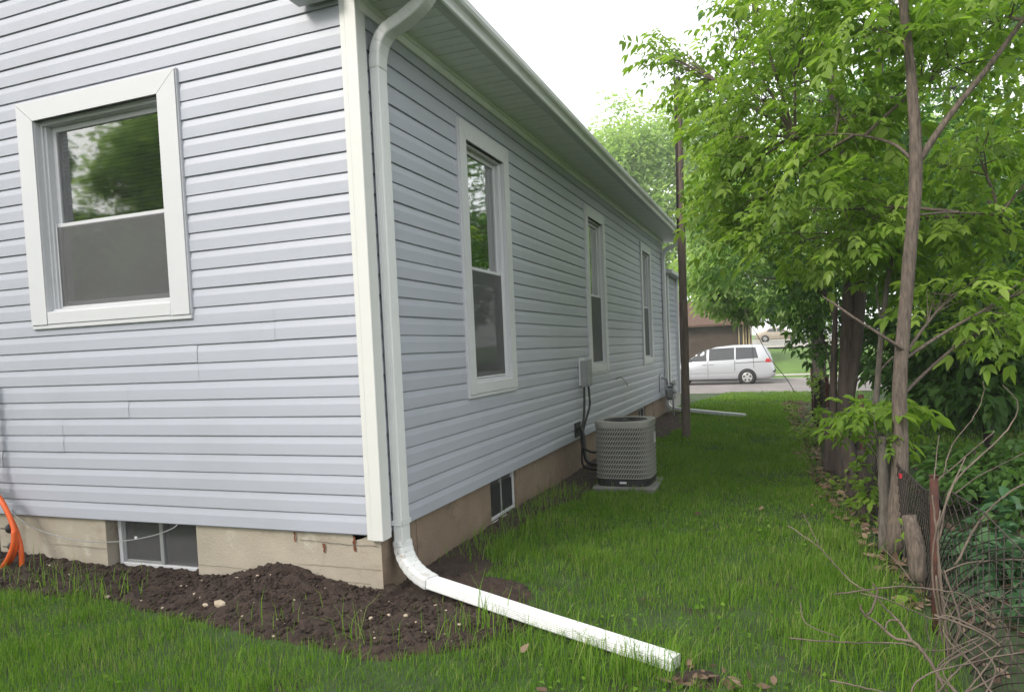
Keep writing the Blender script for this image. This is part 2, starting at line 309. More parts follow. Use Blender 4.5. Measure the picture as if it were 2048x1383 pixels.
tag(scatter('stone_chips', 90, (-3.2, .9), (-.85, -.05), (.005, .016), M['stone'], lambda x, y: soil_h(x, y) > .01, 5), 'small pale stone and root chips scattered in the dug soil', 'stones')
for (u, v, s, lab) in ((440, 1213, .035, 'pale flat stone shard sticking out of the soil heap'), (412, 1228, .018, 'small rounded tan pebble next to the pale stone shard')):
    p = W(u, v, -.42); p[2] = float(ground_z(p[0], p[1])+soil_h(p[0], p[1]))+s*.5
    mb = MB(); q = IV*np.array([1.3, .5, .8])*s+p; mb.add(q, [tuple(f) for f in IF]); tag(mb.build('stone', M['stone']), lab, 'stone')

# ------------------------------------------------------------------ HOUSE
D = .1143; NC = 27
WALL_Y1 = 10.75; WALL_X0 = -5.4; EAVE_Z = 3.37
house = thing('house', 'long grey blue vinyl sided house with white windows and gutter', 'house', (0, 0, 0))
PROF = [(-.012, -.022), (0, -.002), (.001, 0), (.066, 0), (.0715, -.0008), (.086, -.0038), (.1060, -.0076), (.1095, -.0125), (.128, -.0125)]   # (height, out) Dutch lap
PROF[0] = (0.0, -.013)
def course(parent, wall, a0, a1, z, lap=0.0, seed=0):
    r = random.Random(seed); n = max(2, int(abs(a1-a0)/.35)+2); vs = []; npf = len(PROF)
    ph = r.uniform(0, 6); am = r.uniform(.0003, .0011); off = r.uniform(-.0008, .0008)
    for i in range(n):
        a = a0+(a1-a0)*i/(n-1); wob = off+am*math.sin(a*2.1+ph)+am*.6*math.sin(a*5.3+ph*2); dz = .0012*math.sin(a*1.3+ph)
        l = lap if i >= n-1 else 0
        for h, out in PROF:
            oo = out+wob+l
            vs.append((a, -oo, z+h+dz) if wall == 'end' else (oo, a, z+h+dz))
    fs = [(i*npf+k, i*npf+k+1, (i+1)*npf+k+1, (i+1)*npf+k) for i in range(n-1) for k in range(npf-1)]
    me = bpy.data.meshes.new('siding_course'); me.from_pydata(vs, [], fs); me.update()
    return link('siding_course', me, M['siding'], parent)
def split(a0, a1, cuts):                                     # interval minus holes
    out = []; cur = a0
    for c0, c1 in sorted(cuts):
        if c0 > cur+.01: out.append((cur, min(c0, a1)))
        cur = max(cur, c1)
    if cur < a1-.01: out.append((cur, a1))
    return out
WE = dict(x0=-2.68, x1=-1.28, z0=1.672, z1=3.19, c=.150)     # end-wall window, casing outer edges
WS = [(1.272, 2.262), (4.80, 5.77), (8.34, 9.29)]            # side-wall windows
WSZ = (1.047, 3.068); CS = .118
# end wall
# sheathing with the window hole left open
def sheath(wall, a0, a1, z0, z1, holes):
    mb = MB(); xs = sorted({a0, a1}.union(*[{h[0], h[1]} for h in holes])); zs = sorted({z0, z1}.union(*[{h[2], h[3]} for h in holes]))
    for i in range(len(xs)-1):
        for k in range(len(zs)-1):
            cx, cz = (xs[i]+xs[i+1])/2, (zs[k]+zs[k+1])/2
            if any(h[0] < cx < h[1] and h[2] < cz < h[3] for h in holes): continue
            if wall == 'end': mb.box(xs[i], xs[i+1], .022, .05, zs[k], zs[k+1])
            else: mb.box(-.05, -.022, xs[i], xs[i+1], zs[k], zs[k+1])
    return mb
hE = (WE['x0']+.13, WE['x1']-.13, WE['z0']+.10, WE['z1']-.11)
endw = sheath('end', WALL_X0, -.055, ZS-.01, 3.45, [hE]).build('end_wall', M['siding'], house)
mb = MB(); mb.add([(WALL_X0, .024, 3.45), (-.02, .024, 3.45), (-2.7, .024, 5.1)], [(0, 1, 2)]); mb.build('gable_sheathing', M['siding'], house)
hS = [(a+.09, b-.09, WSZ[0]+.09, WSZ[1]-.10) for a, b in WS]
sidew = sheath('side', .055, WALL_Y1, ZS-.01, EAVE_Z, hS).build('side_wall', M['siding'], house)
seamE = {11: -.674, 10: -.674, 8: -1.274, 9: -1.274, 6: -1.88, 7: -1.88, 4: -2.50, 5: -2.50, 2: -3.13, 3: -3.13, 0: -3.9, 1: -3.9}
for k in range(40):
    z = ZS+k*D
    if z > 5.0: break
    half = 2.72 if z < 3.4 else max(.2, 2.72-(z-3.4)*1.62)
    a0, a1 = max(WALL_X0, -2.7-half), min(-.078, -2.7+half)
    cuts = []
    if z < hE[3] and z+D > hE[2]: cuts.append((WE['x0']+.02, WE['x1']-.02))
    for s0, s1 in split(a0, a1, cuts):
        sm = seamE.get(k, None)
        if sm is not None and s0 < sm < s1:
            course(endw, 'end', s0, sm+.012, z, .0022, k*7); course(endw, 'end', sm, s1, z, 0, k*7+3)
        else: course(endw, 'end', s0, s1, z, 0, k*7+1)
seamS = {4: [1.16, 5.13, 8.2], 5: [1.16, 6.3], 2: [1.75, 5.4, 8.44], 3: [1.75, 5.4, 7.86], 0: [2.36, 6.1, 8.97], 1: [2.36, 5.7, 8.6], 24: [3.08, 6.8], 25: [3.08, 7.9], 22: [3.67, 7.2], 23: [3.67, 7.2], 6: [6.6], 7: [6.6], 8: [3.4, 7.6], 9: [3.4, 7.6], 12: [6.9], 13: [6.9], 16: [2.9, 7.4], 17: [2.9, 7.4], 20: [6.4], 21: [6.4]}
for k in range(NC):
    z = ZS+k*D
    if z > EAVE_Z-.09: break
    cuts = [(a+.02, b-.02) for (a, b), h in zip(WS, hS) if z < h[3] and z+D > h[2]]
    for s0, s1 in split(.062, WALL_Y1-.03, cuts):
        pts = [s for s in seamS.get(k, []) if s0+.1 < s < s1-.1]; cur = s0
        for j, s in enumerate(pts): course(sidew, 'side', cur, s+.012, z, .0022, 500+k*9+j); cur = s
        course(sidew, 'side', cur, s1, z, 0, 700+k*9)
# corner posts
def lprof(parent, pts, z0, z1, m, name):
    mb = MB(); n = len(pts); mb.add([(x, y, z0) for x, y in pts]+[(x, y, z1) for x, y in pts], [(i, (i+1) % n, n+(i+1) % n, n+i) for i in range(n)]+[tuple(range(n-1, -1, -1)), tuple(range(n, 2*n))])
    return mb.build(name, m, parent)
lprof(house, [(-.092, .01), (-.092, -.013), (-.062, -.013), (-.060, -.010), (-.057, -.010), (-.055, -.022), (.012, -.022), (.0155, -.0185), (.0155, .052), (.0125, .055), (.0125, .078), (-.005, .078), (-.005, .01)], ZS-.025, 3.36, M['post'], 'corner_post')
lprof(house, [(-.02, WALL_Y1-.06), (.012, WALL_Y1-.06), (.012, WALL_Y1+.02), (-.10, WALL_Y1+.02), (-.10, WALL_Y1-.01), (-.02, WALL_Y1-.01)], ZS-.025, EAVE_Z-.005, M['post'], 'corner_post')
# --- windows
def T(wall):                                                 # local (a, out, z) -> world
    return (lambda a, o, z: (a, -o, z)) if wall == 'end' else (lambda a, o, z: (o, a, z))
def lbox(mb, f, a0, a1, o0, o1, z0, z1, b=.003):
    p = f(a0, o0, z0); q = f(a1, o1, z1); lo = [min(i, j) for i, j in zip(p, q)]; hi = [max(i, j) for i, j in zip(p, q)]
    mb.bbox(lo[0], hi[0], lo[1], hi[1], lo[2], hi[2], b)
def casing_piece(f, a0, a1, z0, z1, cut, where):             # mitred casing board with a lip, polygon prism
    if where == 'head': poly = [(a0, z1), (a1, z1), (a1-cut, z0), (a0+cut, z0)]
    elif where == 'left': poly = [(a0, z0), (a0, z1), (a1, z1-cut), (a1, z0)]
    elif where == 'right': poly = [(a0, z0), (a0, z1-cut), (a1, z1), (a1, z0)]
    else: poly = [(a0, z0), (a0, z1), (a1, z1), (a1, z0)]
    mb = MB(); n = len(poly); vs = [f(a, -.015, z) for a, z in poly]+[f(a, .024, z) for a, z in poly]
    mb.add(vs, [(i, (i+1) % n, n+(i+1) % n, n+i) for i in range(n)]+[tuple(range(n)), tuple(range(n, 2*n))]); return mb
def window(wall, a0, a1, z0, z1, c, rail, depth, blind, n):
    f = T(wall); wroot = MB(); i0, i1, j0, j1 = a0+c, a1-c, z0+.115, z1-.125     # clear opening inside casing
    # frame lining the reveal
    lbox(wroot, f, i0-.012, i0, -depth-.05, .012, j0, j1); lbox(wroot, f, i1, i1+.012, -depth-.05, .012, j0, j1)
    lbox(wroot, f, i0-.012, i1+.012, -depth-.05, .012, j1, j1+.012); lbox(wroot, f, i0-.012, i1+.012, -depth-.05, .014, j0-.012, j0)
    for s, e in ((i0, 1), (i1, -1)):                        # stepped jamb liner
        lbox(wroot, f, min(s, s+e*.016), max(s, s+e*.016), -depth-.03, -depth*.45, j0, j1); lbox(wroot, f, min(s, s+e*.030), max(s, s+e*.030), -depth-.03, -depth*.72, j0, j1)
    lbox(wroot, f, i0, i1, -depth-.03, -depth*.5, j1-.022, j1); lbox(wroot, f, i0, i1, -depth-.03, -depth*.3, j0, j0+.018)
    w = wroot.build('window', M['white'], house)
    g = .0015
    casing_piece(f, a0+.002, a1-.002, j1, z1, c, 'head').build('casing', M['white'], w)
    casing_piece(f, a0, i0-g, z0+.03, z1-g, (z1-j1), 'left').build('casing', M['white'], w)
    casing_piece(f, i1+g, a1, z0+.03, z1-g, (z1-j1), 'right').build('casing', M['white'], w)
    mb = MB(); lbox(mb, f, i0+.002, i1-.002, -.015, .0215, z0+.03, j0-.004); mb.build('apron', M['white'], w)
    mb = MB(); lbox(mb, f, a0-.006, a1+.006, -.016, .0165, z0, z0+.029, .004); lbox(mb, f, a0-.007, a0-.0005, -.016, .0165, z0+.029, z1+.006); lbox(mb, f, a1+.0005, a1+.007, -.016, .0165, z0+.029, z1+.006); lbox(mb, f, a0-.007, a1+.007, -.016, .0165, z1+.0005, z1+.011); mb.build('channel_trim', M['white'], w)
    # sashes
    b0, b1, k0, k1 = i0+.030, i1-.030, j0+.018, j1-.022; sw = .036
    for nm, zz0, zz1, od, bot, top in (('lower_sash', k0, rail+.004, -depth-.005, .05, .030), ('upper_sash', rail-.028, k1, -depth-.022, .030, .036)):
        mb = MB(); lbox(mb, f, b0, b0+sw, od-.024, od, zz0, zz1); lbox(mb, f, b1-sw, b1, od-.024, od, zz0, zz1)
        lbox(mb, f, b0+sw, b1-sw, od-.024, od-.001, zz0, zz0+bot); lbox(mb, f, b0+sw, b1-sw, od-.024, od-.001, zz1-top, zz1); mb.build(nm, M['white'], w)
        mb = MB(); q = [f(b0+sw-.004, od-.014, zz0+bot-.004), f(b1-sw+.004, od-.014, zz0+bot-.004), f(b1-sw+.004, od-.014, zz1-top+.004), f(b0+sw-.004, od-.014, zz1-top+.004)]; mb.add(q, [(0, 1, 2, 3)]); mb.build('pane', M['glass'], w)
        if nm == 'lower_sash':
            mb = MB(); q = [f(b0+.01, od+.006, zz0+.012), f(b1-.01, od+.006, zz0+.012), f(b1-.01, od+.006, zz1-.024), f(b0+.01, od+.006, zz1-.024)]; mb.add(q, [(0, 1, 2, 3)]); mb.build('insect_screen', M['screen'], w)
            mb = MB()
            for s in ((b0+.004, b0+.016, zz0+.004, zz1), (b1-.016, b1-.004, zz0+.004, zz1)): lbox(mb, f, s[0], s[1], od+.002, od+.012, s[2], s[3])
            lbox(mb, f, b0+.016, b1-.016, od+.002, od+.011, zz0+.004, zz0+.018); mb.build('screen_frame', M['white'], w)
    if blind:
        mb = MB()
        zc = k0+.02
        while zc < k1-.02: 
            q = [f(b0+.01, -depth-.085, zc), f(b1-.01, -depth-.085, zc), f(b1-.01, -depth-.090, zc+.0235), f(b0+.01, -depth-.090, zc+.0235)]; mb.add(q, [(0, 1, 2, 3)]); zc += .026
        o = mb.build('blind', M['blind'], w); o['kind'] = 'stuff'
    # dim room behind the glass
    mb = MB(); lo, hi = -depth-1.4, -depth-.052
    P8 = [f(a, o_, z) for a in (i0-.35, i1+.35) for o_ in (lo, hi) for z in (j0-.3, j1+.05)]
    mb.add(P8, [(0, 1, 3, 2), (4, 6, 7, 5), (0, 4, 5, 1), (0, 2, 6, 4), (1, 5, 7, 3)]); mb.build('room_recess', M['dark'], w)
    return w
window('end', WE['x0'], WE['x1'], WE['z0'], WE['z1'], WE['c'], 2.385, .068, True, 0)
for i, (a, b) in enumerate(WS): window('side', a, b, WSZ[0], WSZ[1], CS, 2.03, .026, i == 1, i)
# --- foundation with basement windows
def fsec(a0, a1, wall, z0, z1):
    mb = MB(); n = max(2, int((a1-a0)/.12)); m_ = 4; vs = []; f = T(wall)
    for i in range(n+1):
        for k in range(m_+1):
            a = a0+(a1-a0)*i/n; z = z0+(z1-z0)*k/m_; e = 0 if i in (0, n) else (float(fbm(a*1.7+(30 if wall == 'end' else 0), z*4, 2))-.5)*.010
            vs.append(f(a, -.030+e, z))
    q = m_+1; fs = [(i*q+k, (i+1)*q+k, (i+1)*q+k+1, i*q+k+1) for i in range(n) for k in range(m_)]
    nv = len(vs); vs += [f(a0, -.25, z0), f(a0, -.25, z1), f(a1, -.25, z0), f(a1, -.25, z1)]
    fs += [(0,)+tuple(range(1, q))+(nv+1, nv), tuple(n*q+k for k in range(q))+(nv+3, nv+2)]
    return mb.add(vs, fs, False)
fd = fsec(-1.395, -.031, 'end', -.35, ZS+.03).build('foundation', M['found'], house)
fsec(WALL_X0, -2.19, 'end', -.35, ZS+.03).build('foundation_section', M['found'], fd)
fsec(-2.19, -1.395, 'end', -.35, -.005).build('foundation_section', M['found'], fd)
SB = [(1.675, 2.265), (7.95, 8.55)]
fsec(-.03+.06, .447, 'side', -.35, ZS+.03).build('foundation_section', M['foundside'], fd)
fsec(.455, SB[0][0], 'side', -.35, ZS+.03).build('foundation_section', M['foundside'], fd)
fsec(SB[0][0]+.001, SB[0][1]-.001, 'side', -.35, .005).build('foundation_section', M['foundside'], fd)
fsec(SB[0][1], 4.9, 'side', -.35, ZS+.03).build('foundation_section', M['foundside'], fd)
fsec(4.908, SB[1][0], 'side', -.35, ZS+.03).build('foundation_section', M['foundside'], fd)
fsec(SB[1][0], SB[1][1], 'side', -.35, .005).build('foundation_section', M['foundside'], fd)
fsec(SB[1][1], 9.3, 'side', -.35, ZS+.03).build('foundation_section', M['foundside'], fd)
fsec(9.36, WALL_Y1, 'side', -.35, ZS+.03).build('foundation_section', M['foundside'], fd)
mb = MB(); mb.box(-.26, -.05, .03, .455, -.35, ZS); mb.box(-.26, -.06, 4.8, 5.0, -.35, ZS); mb.box(-.26, -.045, 9.25, 9.4, -.35, ZS); mb.build('joint_fill', M['crack'], fd)
def bwin(wall, a0, a1, z0, z1, d0=-.115):
    f = T(wall); mb = MB()
    for s in ((a0, a0+.03, z0, z1), (a1-.03, a1, z0, z1)): lbox(mb, f, s[0], s[1], d0-.06, d0+.012, s[2], s[3])
    lbox(mb, f, a0+.03, a1-.03, d0-.06, d0+.010, z0, z0+.028); lbox(mb, f, a0+.03, a1-.03, d0-.06, d0+.010, z1-.02, z1)
    w = mb.build('basement_window', M['white'], house); mid = (a0+a1)/2+.0
    mb = MB(); lbox(mb, f, mid-.016, mid+.016, d0-.05, d0+.004, z0+.028, z1-.02); lbox(mb, f, a0+.03, a0+.048, d0-.05, d0-.004, z0+.028, z1-.02); lbox(mb, f, a0+.048, mid-.016, d0-.05, d0-.005, z0+.028, z0+.045); mb.build('slider_frame', M['grey'], w)
    for p0, p1 in ((a0+.03, mid), (mid, a1-.03)):
        mb = MB(); mb.add([f(p0, d0-.03, z0+.02), f(p1, d0-.03, z0+.02), f(p1, d0-.03, z1), f(p0, d0-.03, z1)], [(0, 1, 2, 3)]); mb.build('pane', M['glass'], w)
    mb = MB(); mb.add([f(a0+.03, d0-.012, z0+.02), f(a1-.03, d0-.012, z0+.02), f(a1-.03, d0-.012, z1), f(a0+.03, d0-.012, z1)], [(0, 1, 2, 3)]); mb.build('insect_screen', M['screen'], w)
    mb = MB(); P8 = [f(a, o_, z) for a in (a0-.2, a1+.2) for o_ in (d0-.9, d0-.065) for z in (z0-.2, z1+.01)]
    mb.add(P8, [(0, 1, 3, 2), (4, 6, 7, 5), (0, 4, 5, 1), (0, 2, 6, 4), (1, 5, 7, 3)]); mb.build('cellar_recess', M['dark'], w)
    mb = MB(); lbox(mb, f, a0-.0, a1+.0, d0+.013, -.02, z0-.03, z0-.002, .006); mb.build('sill', M['pave'], w)
bwin('end', -2.165, -1.405, .022, ZS+.02); bwin('side', SB[0][0]+.01, SB[0][1]-.01, .03, ZS+.02, -.062); bwin('side', SB[1][0]+.01, SB[1][1]-.01, .03, ZS+.02, -.062)
# rust runs and cracks on the end foundation (thin crusts proud of the face)
def patch(name, pts, wdt, m, parent, wall='end'):
    f = T(wall); mb = MB(); vs = []
    for i, (a, z) in enumerate(pts):
        ww = wdt*(random.uniform(.5, 1.2)); vs += [f(a-ww, -.0225, z), f(a+ww, -.0225, z)]
    mb.add(vs, [(2*i, 2*i+1, 2*i+3, 2*i+2) for i in range(len(pts)-1)]); return mb.build(name, m, parent)
for u, v0, v1, wd in ((589, 1062, 1083, .008), (708, 1072, 1102, .009), (648, 1086, 1104, .011)):
    p, q = W(u, v0, .0225), W(u+1, v1, .0225); patch('rust_run', [(p[0]+random.uniform(-.004, .004), p[2]+(q[2]-p[2])*t) for t in (0, .2, .4, .6, .8, 1)], wd, M['rust'], fd)
def hcrack(pts, wd=.0016):
    pp = []
    for (u0, v0), (u1, v1) in zip(pts[:-1], pts[1:]):
        for t in np.linspace(0, 1, 7)[:-1]: p = W(u0+(u1-u0)*t, v0+(v1-v0)*t+random.uniform(-1, 1), .0225); pp.append((p[0], .0228, p[2]))
    mb = MB(); vs = []
    for p in pp: vs += [(p[0]-wd*.5, p[1]-.0016, p[2]-wd), (p[0]+wd*.5, p[1]-.0016, p[2]+wd)]
    mb.add(vs, [(2*i, 2*i+1, 2*i+3, 2*i+2) for i in range(len(pp)-1)]); mb.build('crack', M['crack'], fd)
def joint(wall, a0, a1, z, vert=None):
    f = T(wall); mb = MB(); n = 14; vs = []
    for i in range(n+1):
        t = i/n; a = a0+(a1-a0)*t if vert is None else a0+random.gauss(0, .0012); zz = z+random.gauss(0, .0015) if vert is None else z+(vert-z)*t; wv = .0022
        vs += [f(a-(0 if vert is None else wv), -.0225, zz-(wv if vert is None else 0)), f(a+(0 if vert is None else wv), -.0225, zz+(wv if vert is None else 0))]
    mb.add(vs, [(2*i, 2*i+1, 2*i+3, 2*i+2) for i in range(n)]); mb.build('mortar_joint', M['mortar'], fd)
M['mortar'] = mat('mortar_line', (.275, .23, .175), .95, scale=9, col2=(.335, .285, .22))
for a0, a1 in ((-.62, -.04), (-2.75, -2.2)): joint('end', a0, a1, .165)
hcrack([(600, 1078), (650, 1083), (706, 1090), (766, 1092)]); hcrack([(648, 1104), (646, 1130), (638, 1145), (600, 1152)]); hcrack([(395, 1128), (480, 1136), (600, 1152), (770, 1170)], .001)
# --- eaves
EX = .335
sof = MB(); sof.box(-.03, EX, -.28, WALL_Y1+.28, EAVE_Z+.012, EAVE_Z+.03); sof = sof.build('soffit', M['soffit'], house)
spm = None
for k in range(37):
    y0 = -.28+k*.305; 
    if y0+.3 > WALL_Y1+.29: break
    if spm is None:
        mb = MB(); n = 3
        for j in range(n): a = j*.1; mb.box(.0, EX-.004, -.28+a+.004, -.28+a+.096, EAVE_Z+.001, EAVE_Z+.011); mb.box(.0, EX-.004, -.28+a-.004, -.28+a+.004, EAVE_Z+.006, EAVE_Z+.0115)
        spm = mb.mesh('soffit_panel')
    o = link('soffit_panel', spm, M['soffit'], sof); o.location = (0, k*.305, 0)
mb = MB(); mb.box(.001, .018, .02, WALL_Y1, EAVE_Z-.075, EAVE_Z+.001); mb.box(.018, .030, .02, WALL_Y1, EAVE_Z-.028, EAVE_Z+.0005); mb.build('frieze_trim', M['soffit'], house)
gp = [(EX, EAVE_Z-.004), (EX+.062, EAVE_Z-.004), (EX+.070, EAVE_Z+.004), (EX+.073, EAVE_Z+.030), (EX+.082, EAVE_Z+.046), (EX+.100, EAVE_Z+.062), (EX+.108, EAVE_Z+.080), (EX+.108, EAVE_Z+.112), (EX+.100, EAVE_Z+.116), (EX+.090, EAVE_Z+.112), (EX+.095, EAVE_Z+.085), (EX+.066, EAVE_Z+.010), (EX+.004, EAVE_Z+.004), (EX+.004, EAVE_Z+.12), (EX, EAVE_Z+.12)]
mb = MB(); n = len(gp); ys = np.linspace(-.30, WALL_Y1+.29, 24); vs = []
for y in ys:
    s = .004*math.sin(y*.9)
    vs += [(x, y, z+s) for x, z in gp]
mb.add(vs, [(i*n+k, i*n+(k+1) % n, (i+1)*n+(k+1) % n, (i+1)*n+k) for i in range(len(ys)-1) for k in range(n)]+[tuple(range(n)), tuple((len(ys)-1)*n+k for k in range(n))]); gut = mb.build('gutter', M['gutter'], house)
for yy in (-.30, WALL_Y1+.29):
    mb = MB(); mb.box(EX+.002, EX+.104, yy-.003, yy+.003, EAVE_Z, EAVE_Z+.115); mb.build('end_cap', M['gutter'], gut)
mb = MB(); sl_ = .62; r0 = (EX+.02, EAVE_Z+.125); rx = -2.7; 
for sgn in (1, -1):
    fx = lambda x: x if sgn > 0 else 2*rx-x
    vs = [(fx(r0[0]), -.32, r0[1]), (fx(r0[0]), WALL_Y1+.32, r0[1]), (rx, WALL_Y1+.32, r0[1]+sl_*(r0[0]-rx)), (rx, -.32, r0[1]+sl_*(r0[0]-rx))]
    vs += [(x, y, z-.03) for x, y, z in vs]; mb.add(vs, [(0, 1, 2, 3), (7, 6, 5, 4), (0, 4, 5, 1), (1, 5, 6, 2), (3, 2, 6, 7), (0, 3, 7, 4)])
roof = mb.build('roof', M['roof'], house)
# boxed eave return on the end wall
mb = MB(); mb.bbox(-.345, -.095, -.125, -.024, EAVE_Z-.010, EAVE_Z+.012, .004); mb.bbox(-.338, -.097, -.12, -.024, EAVE_Z+.012, EAVE_Z+.11, .004); mb.build('eave_return', M['white'], house)
# --- downspouts
def rprof(wx, wy, r=.008, corr=0):
    pts = []
    for cx, cy, a0 in ((wx/2-r, wy/2-r, 0), (-wx/2+r, wy/2-r, 90), (-wx/2+r, -wy/2+r, 180), (wx/2-r, -wy/2+r, 270)):
        for a in (0, 45, 90): t = math.radians(a0+a); pts.append((cx+r*math.cos(t), cy+r*math.sin(t)))
        if corr:                                             # flutes on the following face
            nx = {0: (0, 1), 90: (-1, 0), 180: (0, -1), 270: (1, 0)}[a0]; tx = {0: (-1, 0), 90: (0, -1), 180: (1, 0), 270: (0, 1)}[a0]; ln = (wx if a0 in (0, 180) else wy)-2*r; px_, py_ = pts[-1]
            for j in range(1, 8): s = j/8; e = corr*(1 if j % 2 else -.2); pts.append((px_+tx[0]*ln*s-nx[0]*e, py_+tx[1]*ln*s-nx[1]*e))
    return pts
def smooth_path(pts, n=8):
    out = []; P_ = [np.array(p, float) for p in pts]; P_ = [2*P_[0]-P_[1]]+P_+[2*P_[-1]-P_[-2]]
    for i in range(1, len(P_)-2):
        for t in np.linspace(0, 1, n, endpoint=False):
            a, b, c, d_ = P_[i-1:i+3]; out.append(.5*((2*b)+(c-a)*t+(2*a-5*b+4*c-d_)*t*t+(3*b-a-3*c+d_)*t**3))
    return out+[P_[-2]]
def bend(p0, c, p1, n): return [(1-t)**2*np.array(p0, float)+2*t*(1-t)*np.array(c, float)+t*t*np.array(p1, float) for t in np.linspace(0, 1, n)]
DX, DY = .040, .150
mb = MB(); mb.sweep(rprof(.062, .098, .010, .0025), [(DX, DY, .30), (DX, DY, 1.6), (DX, DY, 3.02)], (1, 0, 0)); ds = mb.build('downspout', M['alu'], house)
pth = bend((DX, DY, 3.01), (DX, DY, 3.19), (.155, DY, 3.225), 22)+bend((.155, DY, 3.225), (.335, DY, 3.29), (EX+.045, DY, EAVE_Z-.005), 24)[1:]
mb = MB(); mb.sweep(rprof(.068, .104, .012), pth, [(1, 0, 0)] + [np.array((.8, 0, -.6))]*(len(pth)-1), scale=[1.012 if i % 5 else .982 for i in range(len(pth))]); mb.build('upper_elbow', M['alu'], ds)
E0 = np.array((DX, DY, .31)); E1 = np.array((.27, .055, .105)); E2 = np.array((1.69, -.44, .022)); dr = (E2-E1)/np.linalg.norm(E2-E1)
side_v = np.cross(dr, (0, 0, 1.0)); side_v /= np.linalg.norm(side_v)
pth = bend(E0, (DX+.005, DY-.005, .14), E1, 33); sd_ = [np.array((0, 1.0, 0))*0+np.array((-side_v[0], -side_v[1], 0))]*len(pth)
mb = MB(); mb.sweep(rprof(.104, .070, .014), pth, sd_, scale=[1.015 if i % 4 else .972 for i in range(len(pth))]); mb.build('lower_elbow', M['aludirt'], ds)
mb = MB(); mb.sweep(rprof(.090, .058, .010, .003), [E1-dr*.03, E1+(E2-E1)*.5+np.array((0, 0, -.004)), E2], tuple(-side_v)); mb.build('outlet_pipe', M['aluout'], ds)
mb = MB(); mb.box(.002, DX+.034, DY-.053, DY-.0495, .405, .435); mb.box(DX+.0315, DX+.0345, DY-.053, DY+.053, .405, .435); mb.build('strap', M['alu'], ds)
# far downspout
Y2 = WALL_Y1-.17
mb = MB(); mb.sweep(rprof(.062, .098, .010), [(.045, Y2, .22), (.045, Y2, 3.0)], (1, 0, 0)); d2 = mb.build('downspout', M['alu'], house)
pth = bend((.045, Y2, 2.99), (.045, Y2, 3.17), (.16, Y2, 3.21), 8)+bend((.16, Y2, 3.21), (.34, Y2, 3.28), (EX+.045, Y2, EAVE_Z-.005), 8)[1:]
mb = MB(); mb.sweep(rprof(.068, .104, .012), pth, [(1, 0, 0)] + [np.array((.8, 0, -.6))]*(len(pth)-1)); mb.build('upper_elbow', M['alu'], d2)
pth = bend((.045, Y2, .23), (.05, Y2, .13), (.20, Y2-.03, .115), 8)+[(.9, Y2-.38, .07), (1.50, Y2-.72, .045)]
mb = MB(); mb.sweep(rprof(.098, .066, .010), pth, (0, 1, 0)); mb.build('outlet_pipe', M['alu'], d2)
# front porch enclosure beyond the far corner
px0, px1, py0, py1 = -3.2, .03, WALL_Y1+.45, WALL_Y1+2.0
mb = MB(); mb.box(px0, px1-.06, py0, py1, .30, 2.78); pr = mb.build('porch', M['siding'], house)
for k in range(21):
    mb = MB(); z = .37+k*D; mb.add([(px1-.05, py0, z), (px1-.05, py1, z), (px1-.065, py1, z+D), (px1-.065, py0, z+D), (px1-.065, py0, z), (px1-.065, py1, z)], [(0, 1, 2, 3), (0, 4, 5, 1)]); mb.build('siding_course', M['siding'], pr)
for yy in (py0, py1-.12):
    mb = MB(); mb.bbox(px1-.13, px1, yy-.01, yy+.12, .27, 2.79, .008); mb.build('post', M['white'], pr)
mb = MB(); mb.add([(px1+.10, py0-.10, 2.86), (px1+.10, py1+.10, 2.86), (px0, py1+.10, 3.30), (px0, py0-.10, 3.30), (px1+.10, py0-.10, 2.79), (px1+.10, py1+.10, 2.79), (px0, py1+.10, 2.79), (px0, py0-.10, 2.79)], [(0, 1, 2, 3), (4, 7, 6, 5), (0, 4, 5, 1), (1, 5, 6, 2), (3, 2, 6, 7), (0, 3, 7, 4)]); mb.build('porch_roof', M['white'], pr)
mb = MB(); mb.box(px0, px1-.03, py0+.02, py1-.02, -.3, .30); mb.build('porch_footing', M['concrete'], pr)
mb = MB(); mb.box(WALL_X0, -.06, .3, WALL_Y1-.01, -.2, .3); mb.box(WALL_X0-.02, WALL_X0, .1, WALL_Y1, -.3, 3.4); mb.box(WALL_X0, -.08, WALL_Y1-.03, WALL_Y1, -.3, 3.4); mb.build('inner_shell', M['dark'], house)


# ------------------------------------------------------------------ fittings on and by the house
# air conditioner on its slab
mb = MB(); mb.bbox(.40, 1.01, 3.165, 3.76, -.06, .045, .015); tag(mb.build('concrete_slab', M['slab']), 'flat square concrete slab under the air conditioner', 'slab')
acx, acy, ah, ar = .69, 3.46, .268, .13
def acpath(s):                                               # s in 0..1 round the rounded square -> point, normal
    st = 2*(ah-ar); arc = math.pi*ar/2; per = 4*(st+arc); d = (s % 1)*per; k = int(d//(st+arc)); d -= k*(st+arc)
    if d < st: p = (-ah+ar+d, -ah); n = (0, -1)
    else: a = (d-st)/ar; p = (ah-ar+ar*math.sin(a), -ah+ar-ar*math.cos(a)); n = (math.sin(a), -math.cos(a))
    for _ in range(k): p = (-p[1], p[0]); n = (-n[1], n[0])
    return np.array((acx+p[0], acy+p[1])), np.array(n)
ac = thing('air_conditioner', 'tan grey louvred air conditioner unit with open fan top', 'air conditioner', (acx, acy, .045))
def acring(z0, z1, off, n=64, cap=False, inner=None):
    mb = MB(); vs = []
    for z, o_ in ((z0, off[0]), (z1, off[1])):
        for i in range(n): p, nn = acpath(i/n); vs.append((*(p+nn*o_), z))
    fs = [(i, (i+1) % n, n+(i+1) % n, n+i) for i in range(n)]
    if cap: fs += [tuple(range(n, 2*n)), tuple(range(n-1, -1, -1))]
    return mb.add(vs, fs)
acring(.10, .615, (-.022, -.022), cap=True).build('coil_core', M['black'], ac)
acring(.045, .105, (-.012, -.012), cap=True).build('base_pan', M['black'], ac)
